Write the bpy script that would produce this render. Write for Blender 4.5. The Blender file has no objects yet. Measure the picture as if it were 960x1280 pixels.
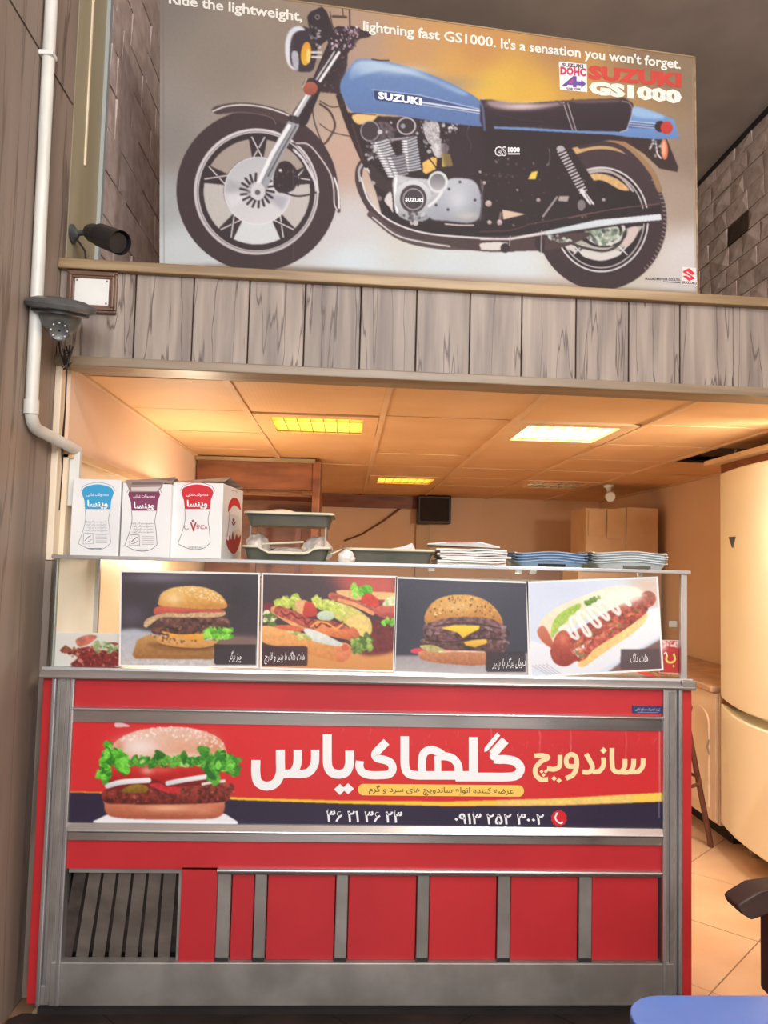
import bpy, bmesh, math, random
import numpy as np
from mathutils import Vector, Matrix
from mathutils.geometry import tessellate_polygon

random.seed(7)
rng = np.random.default_rng(7)
S = bpy.context.scene
COL = bpy.context.collection

# ------------------------------------------------------------------ camera
FPX, PITCH, ROLL, YAW = 977.2, .0647, .02535, .04598
cF = np.array([math.sin(YAW)*math.cos(PITCH), math.cos(YAW)*math.cos(PITCH), math.sin(PITCH)])
_r = np.cross(cF, [0, 0, 1]); _r /= np.linalg.norm(_r); _u = np.cross(_r, cF)
cR = _r*math.cos(ROLL)+_u*math.sin(ROLL); cU = -_r*math.sin(ROLL)+_u*math.cos(ROLL)
cC = np.array([0, 0, 1.45])
cam = bpy.data.cameras.new('camera'); camo = bpy.data.objects.new('camera', cam); COL.objects.link(camo)
cam.sensor_fit = 'HORIZONTAL'; cam.sensor_width = 36; cam.lens = FPX/960*36; cam.clip_start = .02
camo.matrix_world = Matrix(((cR[0], cU[0], -cF[0], 0), (cR[1], cU[1], -cF[1], 0), (cR[2], cU[2], -cF[2], 1.45), (0, 0, 0, 1)))
S.camera = camo

# ------------------------------------------------------------------ world, lights, exposure
S.view_settings.view_transform = 'Standard'; S.view_settings.look = 'None'
S.view_settings.gamma = 1; S.view_settings.use_curve_mapping = False
S.view_settings.exposure = 0.62
w = bpy.data.worlds.new('world'); S.world = w; w.use_nodes = True
w.node_tree.nodes['Background'].inputs[0].default_value = (.86, .93, 1, 1)
w.node_tree.nodes['Background'].inputs[1].default_value = 1.0


def area(name, loc, target, sx, sy, power, col):
    l = bpy.data.lights.new(name, 'AREA'); l.shape = 'RECTANGLE'; l.size = sx; l.size_y = sy
    l.energy = power; l.color = col
    o = bpy.data.objects.new(name, l); COL.objects.link(o); o.location = loc
    o.rotation_euler = (Vector(target)-Vector(loc)).to_track_quat('-Z', 'Y').to_euler()
    return o


area('shopfront_daylight', (0.6, -2.8, 3.3), (0.3, 2.7, 2.0), 2.9, 1.3, 112, (.95, .97, 1))
area('kitchen_fill_light', (2.0, 2.98, 1.93), (0.7, 5.4, 0.5), .5, .12, 32, (1, .84, .66)).data.spread = math.radians(125)  # added fill, out of view on the right, brightens the kitchen
area('case_fill_light', (.15, 2.955, 1.385), (.15, 2.95, 1.0), 1.5, .02, 7, (1, .93, .82))  # added fill hidden behind the cards, brightens the inside of the case
hl = bpy.data.lights.new('kitchen_left_fill_light', 'POINT'); hl.energy = 14; hl.shadow_soft_size = .07; hl.color = (1, .80, .58)  # added fill hidden behind the paper boxes, brightens the kitchen's left side
hlo = bpy.data.objects.new('kitchen_left_fill_light', hl); COL.objects.link(hlo); hlo.location = (-.80, 3.95, 1.50)
hb = bpy.data.lights.new('hall_bulb_light', 'POINT'); hb.energy = 22; hb.shadow_soft_size = .05; hb.color = (1, .96, .9)
hbo = bpy.data.objects.new('hall_bulb_light', hb); COL.objects.link(hbo); hbo.location = (0.75, 0.0, 2.75)
hc = bpy.data.lights.new('hall_ceiling_lamp_light', 'POINT'); hc.energy = 75; hc.shadow_soft_size = .09; hc.color = (1, .97, .93)
hco = bpy.data.objects.new('hall_ceiling_lamp_light', hc); COL.objects.link(hco); hco.location = (1.36, .11, 3.86)
KITCHEN_EMIT = 9.0

# ------------------------------------------------------------------ helpers
ORG = {}


def lin(c):
    c = np.asarray(c, float)/255.
    return np.where(c <= .04045, c/12.92, ((c+.055)/1.055)**2.4)


def tag(o, label=None, cat=None, group=None, kind=None):
    if label: o['label'] = label
    if cat: o['category'] = cat
    if group: o['group'] = group
    if kind: o['kind'] = kind
    return o


def thing(name, label, cat, loc=(0, 0, 0), group=None):
    o = bpy.data.objects.new(name, None); COL.objects.link(o); o.location = loc
    o.empty_display_size = .05
    ORG[o] = Vector(loc)
    return tag(o, label, cat, group)


def ray(x, y):
    return cR*((x-480)/FPX) - cU*((y-640)/FPX) + cF


class Plane:
    def __init__(self, p, n):
        self.p = np.array(p, float); n = np.array(n, float); self.n = n/np.linalg.norm(n)

    def __call__(self, x, y, off=0.0):      # off: towards the hall side of the plane
        d = ray(x, y)
        return cC + d*(((self.p+self.n*off-cC)@self.n)/(d@self.n))

    def many(self, X, Y, off=0.0):
        D = cR[None]*((X-480)/FPX)[:, None] - cU[None]*((Y-640)/FPX)[:, None] + cF[None]
        return cC + D*(((self.p+self.n*off-cC)@self.n)/(D@self.n))[:, None]


def YP(y): return Plane((0, y, 0), (0, -1, 0))
def XP(x): return Plane((x, 0, 0), (1, 0, 0))


class MB:
    """collects geometry in world coordinates; build() links it as ONE mesh object"""
    def __init__(self): self.v = []; self.f = []; self.m = []

    def add(self, vs, fs, mi=0):
        b = len(self.v); self.v += [tuple(map(float, p)) for p in vs]
        self.f += [tuple(i+b for i in f) for f in fs]; self.m += [mi]*len(fs)
        return self

    def box(self, a, b, mi=0, xf=None):
        x0, y0, z0 = a; x1, y1, z1 = b
        if x0 > x1: x0, x1 = x1, x0
        if y0 > y1: y0, y1 = y1, y0
        if z0 > z1: z0, z1 = z1, z0
        vs = [(x0, y0, z0), (x1, y0, z0), (x1, y1, z0), (x0, y1, z0), (x0, y0, z1), (x1, y0, z1), (x1, y1, z1), (x0, y1, z1)]
        if xf is not None: vs = [xf @ Vector(p) for p in vs]
        return self.add(vs, [(0, 3, 2, 1), (4, 5, 6, 7), (0, 1, 5, 4), (1, 2, 6, 5), (2, 3, 7, 6), (3, 0, 4, 7)], mi)

    def prism(self, pts, d, mi=0):            # pts: planar loop of 3D points, extruded by vector d
        n = len(pts); pts = [Vector(p) for p in pts]; d = Vector(d)
        nn = Vector((0, 0, 0))
        for i in range(n): nn += pts[i].cross(pts[(i+1) % n])
        if nn.dot(d) > 0: pts = pts[::-1]
        vs = pts+[p+d for p in pts]
        tr = tessellate_polygon([pts])
        fs = [(i, (i+n), (i+1) % n+n, (i+1) % n) for i in range(n)]
        if n <= 4: fs += [tuple(range(n)), tuple(range(2*n-1, n-1, -1))]
        else:
            for t in tr:
                a, b, c = t
                nt = (pts[b]-pts[a]).cross(pts[c]-pts[a])
                if nt.dot(d) > 0: a, c = c, a
                fs += [(a, b, c), (c+n, b+n, a+n)]
        return self.add(vs, fs, mi)

    def tube(self, path, r, n=10, mi=0, caps=True):
        P = [Vector(p) for p in path]; R = r if isinstance(r, (list, tuple)) else [r]*len(P)
        vs = []; fs = []; up = None
        for i, p in enumerate(P):
            t = (P[min(i+1, len(P)-1)]-P[max(i-1, 0)]).normalized()
            if up is None:
                up = Vector((0, 0, 1)) if abs(t.z) < .9 else Vector((1, 0, 0))
            a = (up-t*up.dot(t)).normalized(); b = t.cross(a); up = a
            for k in range(n):
                q = 2*math.pi*k/n; vs.append(p+(a*math.cos(q)+b*math.sin(q))*R[i])
        for i in range(len(P)-1):
            for k in range(n):
                fs.append((i*n+k, i*n+(k+1) % n, (i+1)*n+(k+1) % n, (i+1)*n+k))
        if caps:
            fs.append(tuple(range(n-1, -1, -1))); e = (len(P)-1)*n; fs.append(tuple(range(e, e+n)))
        return self.add(vs, fs, mi)

    def lathe(self, prof, c, axis=(0, 0, 1), n=24, mi=0, caps=True):     # prof: (r, h)
        q = Vector((0, 0, 1)).rotation_difference(Vector(axis).normalized()).to_matrix(); c = Vector(c)
        vs = []; fs = []
        for r, h in prof:
            for k in range(n):
                a = 2*math.pi*k/n; vs.append(c+q @ Vector((r*math.cos(a), r*math.sin(a), h)))
        for i in range(len(prof)-1):
            for k in range(n): fs.append((i*n+k, i*n+(k+1) % n, (i+1)*n+(k+1) % n, (i+1)*n+k))
        if caps:
            fs.append(tuple(range(n-1, -1, -1))); e = (len(prof)-1)*n; fs.append(tuple(range(e, e+n)))
        return self.add(vs, fs, mi)

    def build(self, name, mats, parent=None, bevel=0, smooth=None, seg=2):
        o0 = ORG.get(parent, Vector((0, 0, 0)))
        me = bpy.data.meshes.new(name)
        me.from_pydata([(x-o0.x, y-o0.y, z-o0.z) for x, y, z in self.v], [], self.f)
        mats = mats if isinstance(mats, (list, tuple)) else [mats]
        for m in mats: me.materials.append(m)
        if len(mats) > 1: me.polygons.foreach_set('material_index', self.m)
        if smooth is not None:
            me.polygons.foreach_set('use_smooth', [True]*len(me.polygons)); me.set_sharp_from_angle(angle=math.radians(smooth))
        me.update()
        o = bpy.data.objects.new(name, me); COL.objects.link(o)
        if parent: o.parent = parent
        ORG[o] = o0.copy()
        if bevel:
            bv = o.modifiers.new('b', 'BEVEL'); bv.width = bevel; bv.segments = seg; bv.limit_method = 'ANGLE'; bv.angle_limit = .6
        return o


def copy_tree(o, parent=None, d=None):
    c = o.copy(); COL.objects.link(c)
    if parent: c.parent = parent
    elif d is not None: c.location = Vector(o.location)+Vector(d)
    for ch in list(o.children): copy_tree(ch, c)
    return c


# ------------------------------------------------------------------ materials
def mat(name, c1, c2=None, rough=.5, metal=0., scale=(5, 5, 5), detail=6, bump=0., lo=.35, hi=.65, coat=0., spec=.5, dist=0., objrand=0., wear=None):
    m = bpy.data.materials.new(name); m.use_nodes = True; N = m.node_tree.nodes; L = m.node_tree.links
    b = N['Principled BSDF']; b.inputs['Roughness'].default_value = rough; b.inputs['Metallic'].default_value = metal
    b.inputs['Coat Weight'].default_value = coat; b.inputs['Coat Roughness'].default_value = .08; b.inputs['Specular IOR Level'].default_value = spec
    A = (*lin(c1), 1)
    if c2 is None:
        b.inputs['Base Color'].default_value = A
        c2 = c1
    B = (*lin(c2), 1)
    tc = N.new('ShaderNodeTexCoord'); mp = N.new('ShaderNodeMapping'); mp.inputs['Scale'].default_value = scale
    ge = N.new('ShaderNodeNewGeometry'); L.new(ge.outputs['Position'], mp.inputs['Vector'])
    nz = N.new('ShaderNodeTexNoise'); nz.inputs['Scale'].default_value = 1; nz.inputs['Detail'].default_value = detail; nz.inputs['Distortion'].default_value = dist
    L.new(mp.outputs[0], nz.inputs['Vector'])
    rp = N.new('ShaderNodeValToRGB'); rp.color_ramp.elements[0].position = lo; rp.color_ramp.elements[1].position = hi
    rp.color_ramp.elements[0].color = A; rp.color_ramp.elements[1].color = B
    L.new(nz.outputs['Fac'], rp.inputs['Fac'])
    out = rp.outputs[0]
    if wear:      # dark lines / cracks: (colour, scale, threshold, width)
        wc, ws, wt, ww = wear
        m2 = N.new('ShaderNodeMapping'); m2.inputs['Scale'].default_value = ws; L.new(ge.outputs['Position'], m2.inputs['Vector'])
        n2 = N.new('ShaderNodeTexNoise'); n2.inputs['Scale'].default_value = 1; n2.inputs['Detail'].default_value = 3; L.new(m2.outputs[0], n2.inputs['Vector'])
        sb = N.new('ShaderNodeMath'); sb.operation = 'SUBTRACT'; sb.inputs[1].default_value = wt; L.new(n2.outputs['Fac'], sb.inputs[0])
        ab = N.new('ShaderNodeMath'); ab.operation = 'ABSOLUTE'; L.new(sb.outputs[0], ab.inputs[0])
        mr = N.new('ShaderNodeMapRange'); mr.inputs['From Min'].default_value = 0; mr.inputs['From Max'].default_value = ww
        mr.inputs['To Min'].default_value = 1; mr.inputs['To Max'].default_value = 0; L.new(ab.outputs[0], mr.inputs['Value'])
        mx = N.new('ShaderNodeMix'); mx.data_type = 'RGBA'; L.new(mr.outputs[0], mx.inputs['Factor']); L.new(out, mx.inputs['A']); mx.inputs['B'].default_value = (*lin(wc), 1)
        out = mx.outputs['Result']
    if objrand:
        oi = N.new('ShaderNodeObjectInfo'); hs = N.new('ShaderNodeHueSaturation')
        mr = N.new('ShaderNodeMapRange'); mr.inputs['To Min'].default_value = 1-objrand; mr.inputs['To Max'].default_value = 1+objrand
        L.new(oi.outputs['Random'], mr.inputs['Value']); L.new(mr.outputs[0], hs.inputs['Value']); L.new(out, hs.inputs['Color']); out = hs.outputs[0]
    if c1 is not c2 or wear or objrand: L.new(out, b.inputs['Base Color'])
    if bump:
        bp = N.new('ShaderNodeBump'); bp.inputs['Strength'].default_value = bump; bp.inputs['Distance'].default_value = .004
        L.new(nz.outputs['Fac'], bp.inputs['Height']); L.new(bp.outputs[0], b.inputs['Normal'])
    return m


def emit(name, c, s):
    m = bpy.data.materials.new(name); m.use_nodes = True; b = m.node_tree.nodes['Principled BSDF']
    b.inputs['Base Color'].default_value = (*lin(c), 1); b.inputs['Emission Color'].default_value = (*lin(c), 1); b.inputs['Emission Strength'].default_value = s
    return m


def glass(name, tint=(255, 255, 255), rough=.02, alpha=.12):
    m = bpy.data.materials.new(name); m.use_nodes = True; N = m.node_tree.nodes; L = m.node_tree.links
    for n in list(N):
        if n.type == 'BSDF_PRINCIPLED': N.remove(n)
    o = N['Material Output']; t = N.new('ShaderNodeBsdfTransparent'); g = N.new('ShaderNodeBsdfGlossy'); mx = N.new('ShaderNodeMixShader'); fr = N.new('ShaderNodeLayerWeight'); pw = N.new('ShaderNodeMath'); pw.operation = 'POWER'; pw.inputs[1].default_value = 4.5
    t.inputs[0].default_value = (*lin(tint), 1); g.inputs['Roughness'].default_value = rough
    ad = N.new('ShaderNodeMath'); ad.operation = 'ADD'; ad.inputs[1].default_value = alpha; L.new(fr.outputs['Facing'], pw.inputs[0]); L.new(pw.outputs[0], ad.inputs[0])
    L.new(ad.outputs[0], mx.inputs[0]); L.new(t.outputs[0], mx.inputs[1]); L.new(g.outputs[0], mx.inputs[2]); L.new(mx.outputs[0], o.inputs[0])
    return m


def print_mat(name, gain=1., rough=.4, coat=0.):
    m = bpy.data.materials.new(name); m.use_nodes = True; N = m.node_tree.nodes; L = m.node_tree.links
    b = N['Principled BSDF']; a = N.new('ShaderNodeVertexColor'); a.layer_name = 'ink'
    mx = N.new('ShaderNodeVectorMath'); mx.operation = 'SCALE'; mx.inputs['Scale'].default_value = gain
    L.new(a.outputs[0], mx.inputs[0]); L.new(mx.outputs[0], b.inputs['Base Color'])
    b.inputs['Roughness'].default_value = rough; b.inputs['Coat Weight'].default_value = coat; b.inputs['Coat Roughness'].default_value = .12
    return m


M = {}
M['wallwood'] = mat('wallwood', (158, 142, 130), (126, 112, 101), .55, scale=(3, 5, .4), bump=.1, wear=((112, 98, 88), (4, 9, .5), .5, .02))
M['strip_grey'] = mat('strip_grey', (170, 176, 176), None, .4)
M['olive'] = mat('olive', (184, 176, 150), (166, 156, 128), .6, scale=(3, 6, .6), bump=.05)
M['plank'] = mat('plank', (164, 150, 138), (112, 100, 94), .5, scale=(22, 22, 1.6), bump=.25, lo=.3, hi=.72, objrand=.10, wear=((84, 70, 64), (15, 15, 1.1), .5, .016), dist=.3)
M['trimwood'] = mat('trimwood', (168, 144, 108), (128, 104, 74), .45, scale=(2, 20, 25), bump=.1)
M['trimlow'] = mat('trimlow', (150, 134, 112), (126, 108, 86), .4, scale=(2, 20, 25), bump=.1)
M['frame_brown'] = mat('frame_brown', (120, 92, 74), (88, 64, 50), .3, scale=(10, 10, 10))
M['white_plastic'] = mat('white_plastic', (226, 228, 224), (212, 214, 212), .35, scale=(6, 6, 6))
M['pipe'] = mat('pipe', (222, 222, 216), (200, 200, 192), .35, scale=(9, 9, 4))
M['black'] = mat('black', (30, 28, 30), (44, 42, 44), .4, scale=(8, 8, 8))
M['cam_grey'] = mat('cam_grey', (70, 72, 72), (100, 102, 102), .35, metal=.3, scale=(12, 12, 12))
M['cam_dome'] = mat('cam_dome', (86, 88, 84), (110, 112, 108), .3, metal=.3, scale=(12, 12, 12))
M['lens'] = mat('lens', (12, 12, 16), None, .08)
M['chrome'] = mat('chrome', (206, 206, 208), (176, 176, 178), .3, metal=.85, scale=(3, 3, 30), bump=.02)
M['rail'] = mat('rail', (214, 214, 216), (200, 200, 202), .17, metal=.9, scale=(3, 3, 30))
M['chrome_v'] = mat('chrome_v', (210, 210, 212), (180, 180, 182), .32, metal=.85, scale=(40, 40, 2), bump=.02)
M['steel_dull'] = mat('steel_dull', (168, 164, 160), (140, 136, 132), .45, metal=.6, scale=(6, 6, 6), bump=.05)
M['slat'] = mat('slat', (140, 132, 126), (112, 104, 98), .45, metal=.6, scale=(5, 5, 12))
M['red'] = mat('red', (192, 44, 50), (180, 38, 46), .38, scale=(2.5, 2.5, 3), detail=8, bump=.03)
M['red_side'] = mat('red_side', (192, 44, 48), (180, 38, 44), .35, scale=(4, 4, 3))
M['dark_gap'] = mat('dark_gap', (32, 26, 25), (44, 36, 34), .8)
M['dirtygrey'] = mat('dirtygrey', (74, 62, 56), (46, 38, 35), .7, scale=(12, 12, 20))
M['kitchen_wall'] = mat('kitchen_wall', (232, 202, 170), (224, 190, 154), .65, scale=(1.2, 1.2, 1.2), bump=.05)
M['kitchen_wall_pink'] = mat('kitchen_wall_pink', (234, 208, 186), (226, 196, 172), .55, scale=(1.4, 1.4, 1.4))
M['cream_wall'] = mat('cream_wall', (240, 226, 202), (232, 212, 184), .55, scale=(2, 2, 2))
M['ledge_rail'] = mat('ledge_rail', (214, 184, 146), (202, 170, 130), .5, scale=(4, 4, 4))
M['tbar'] = mat('tbar', (226, 190, 146), (216, 178, 134), .5)
M['upper_ceiling'] = mat('upper_ceiling', (200, 186, 172), (184, 170, 158), .8, scale=(3, 3, 3), bump=.1)
M['tan_floor'] = mat('tan_floor', (222, 186, 150), (206, 166, 128), .35, scale=(3, 3, 3), detail=8, objrand=.03)
M['grout'] = mat('grout', (150, 116, 86), (138, 106, 78), .8)
M['hall_floor'] = mat('hall_floor', (150, 140, 130), (134, 124, 115), .4, scale=(4, 4, 4), objrand=.04)
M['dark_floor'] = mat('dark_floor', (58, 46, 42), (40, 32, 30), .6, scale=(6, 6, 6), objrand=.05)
M['hoodwood'] = mat('hoodwood', (146, 88, 52), (108, 60, 34), .45, scale=(3, 8, 14), bump=.08)
M['carton'] = mat('carton', (216, 182, 140), (206, 170, 126), .75, scale=(6, 6, 6))
M['fridge'] = mat('fridge', (250, 242, 216), (246, 236, 206), .3, scale=(1, 1, 1), coat=.2)
M['cab_pink'] = mat('cab_pink', (240, 216, 186), (232, 204, 170), .4, scale=(2, 2, 2), coat=.1)
M['worktop'] = mat('worktop', (212, 176, 142), (176, 136, 104), .35, scale=(14, 14, 14), detail=8)
M['stool'] = mat('stool', (104, 56, 38), (84, 42, 30), .45, scale=(6, 6, 6))
M['chair'] = mat('chair', (66, 44, 38), (52, 34, 30), .55, scale=(8, 8, 8), bump=.05)
M['blue_table'] = mat('blue_table', (70, 124, 208), (62, 112, 198), .22, scale=(3, 3, 3), coat=.4)
M['table_leg'] = mat('table_leg', (120, 122, 126), None, .3, metal=.8)
M['box_white'] = mat('box_white', (236, 236, 236), (226, 226, 228), .45, scale=(5, 5, 5))
M['box_inside'] = mat('box_inside', (186, 172, 160), (120, 104, 100), .6, scale=(16, 20, 30))
M['tray_grey'] = mat('tray_grey', (98, 96, 86), (80, 80, 72), .4, scale=(8, 8, 8))
M['tray_rim'] = mat('tray_rim', (226, 218, 188), (210, 200, 168), .4)
M['tray_blue'] = mat('tray_blue', (150, 176, 206), (134, 160, 192), .35, scale=(8, 8, 8))
M['tray_pale'] = mat('tray_pale', (204, 212, 214), (190, 198, 202), .35, scale=(8, 8, 8))
M['paper'] = mat('paper', (240, 238, 236), (228, 224, 222), .7, scale=(14, 14, 14), bump=.2)
M['wrap'] = mat('wrap', (236, 228, 222), (206, 192, 180), .25, scale=(26, 26, 26), bump=.6)
M['bag'] = glass('bag', (250, 246, 240), .15, .28)
M['cord'] = mat('cord', (40, 30, 26), None, .6)
M['amber_cord'] = mat('amber_cord', (116, 70, 36), None, .6)
M['glass'] = glass('glass', (252, 252, 250), .02, .02)
M['glass_top'] = glass('glass_top', (210, 220, 214), .05, .2)
M['blue_sticker'] = mat('blue_sticker', (44, 52, 98), None, .4)
M['tube'] = emit('tube', (255, 218, 84), KITCHEN_EMIT*.55)
M['tube_white'] = emit('tube_white', (255, 232, 176), KITCHEN_EMIT*2.6)
M['louvre'] = mat('louvre', (232, 214, 180), (222, 200, 160), .22, metal=.5)
M['housing'] = mat('housing', (230, 214, 184), None, .35)
M['rug_brown'] = mat('rug_brown', (146, 110, 84), (128, 96, 74), .8, scale=(10, 10, 10))
M['bulb'] = emit('bulb', (255, 244, 226), 12)
M['frosted'] = mat('frosted', (236, 232, 224), (226, 222, 212), .5)
M['ink'] = print_mat('ink', 1.0, .45, 0)
M['poster_ink'] = print_mat('poster_ink', 1.0, .7, 0)
M['card_ink'] = print_mat('card_ink', 1.0, .45, .06)
M['banner_ink'] = print_mat('banner_ink', 1.0, .35, .2)


def perforated_tile():
    m = mat('ceiling_tile', (228, 186, 138), (220, 176, 126), .6, scale=(3, 3, 3), objrand=.04)
    N = m.node_tree.nodes; L = m.node_tree.links; b = N['Principled BSDF']
    ge = N.new('ShaderNodeNewGeometry'); mp = N.new('ShaderNodeMapping'); mp.inputs['Scale'].default_value = (60, 60, 60)
    vo = N.new('ShaderNodeTexVoronoi'); vo.inputs['Randomness'].default_value = 0; vo.inputs['Scale'].default_value = 1
    L.new(ge.outputs['Position'], mp.inputs[0]); L.new(mp.outputs[0], vo.inputs['Vector'])
    bp = N.new('ShaderNodeBump'); bp.inputs['Strength'].default_value = .35; bp.inputs['Distance'].default_value = .003
    L.new(vo.outputs['Distance'], bp.inputs['Height']); L.new(bp.outputs[0], b.inputs['Normal'])
    return m


M['tile'] = perforated_tile()
M['stone'] = mat('stone', (236, 210, 194), (206, 178, 162), .8, scale=(14, 14, 14), bump=.3, objrand=.10)
M['stone_dark'] = mat('stone_dark', (96, 72, 58), (76, 56, 44), .8, scale=(14, 14, 14), bump=.3)
M['mortar'] = mat('mortar', (160, 138, 126), (144, 122, 110), .9, scale=(20, 20, 20))
M['stone_left'] = mat('stone_left', (216, 196, 188), (190, 168, 160), .8, scale=(14, 14, 14), bump=.3, objrand=.08)

# ------------------------------------------------------------------ print painting (numpy) and lettering
def smooth_pts(pts, closed, k=8):
    P = np.array(pts, float); n = len(P)
    if n < 3: return P
    out = []
    rngi = range(n) if closed else range(n-1)
    for i in rngi:
        p1, p2 = P[i], P[(i+1) % n]
        p0 = P[i-1] if (closed or i > 0) else 2*p1-p2
        p3 = P[(i+2) % n] if (closed or i+2 < n) else 2*p2-p1
        t = (np.arange(k)/k)[:, None]
        out.append(.5*((2*p1)+(-p0+p2)*t+(2*p0-5*p1+4*p2-p3)*t**2+(-p0+3*p1-3*p2+p3)*t**3))
    out = np.concatenate(out)
    return out if closed else np.vstack([out, P[-1:]])


def blur(a, s):
    if s < .3: return a
    r = int(math.ceil(s*2.5)); x = np.arange(-r, r+1); k = np.exp(-x*x/(2*s*s)); k /= k.sum()
    p = np.pad(a, ((r, r), (0, 0)), mode='edge'); a = sum(k[i]*p[i:i+a.shape[0]] for i in range(2*r+1))
    p = np.pad(a, ((0, 0), (r, r)), mode='edge'); return sum(k[i]*p[:, i:i+a.shape[1]] for i in range(2*r+1))


def vnoise(h, w_, cell, seed=0):
    g = np.random.default_rng(seed).random((int(h/cell)+3, int(w_/cell)+3))
    y = np.arange(h)/cell; x = np.arange(w_)/cell; yi = y.astype(int); xi = x.astype(int)
    fy = (y-yi)[:, None]; fx = (x-xi)[None]; fy = fy*fy*(3-2*fy); fx = fx*fx*(3-2*fx)
    a = g[yi][:, xi]; b = g[yi][:, xi+1]; c = g[yi+1][:, xi]; d = g[yi+1][:, xi+1]
    return (a*(1-fx)+b*fx)*(1-fy)+(c*(1-fx)+d*fx)*fy


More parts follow.
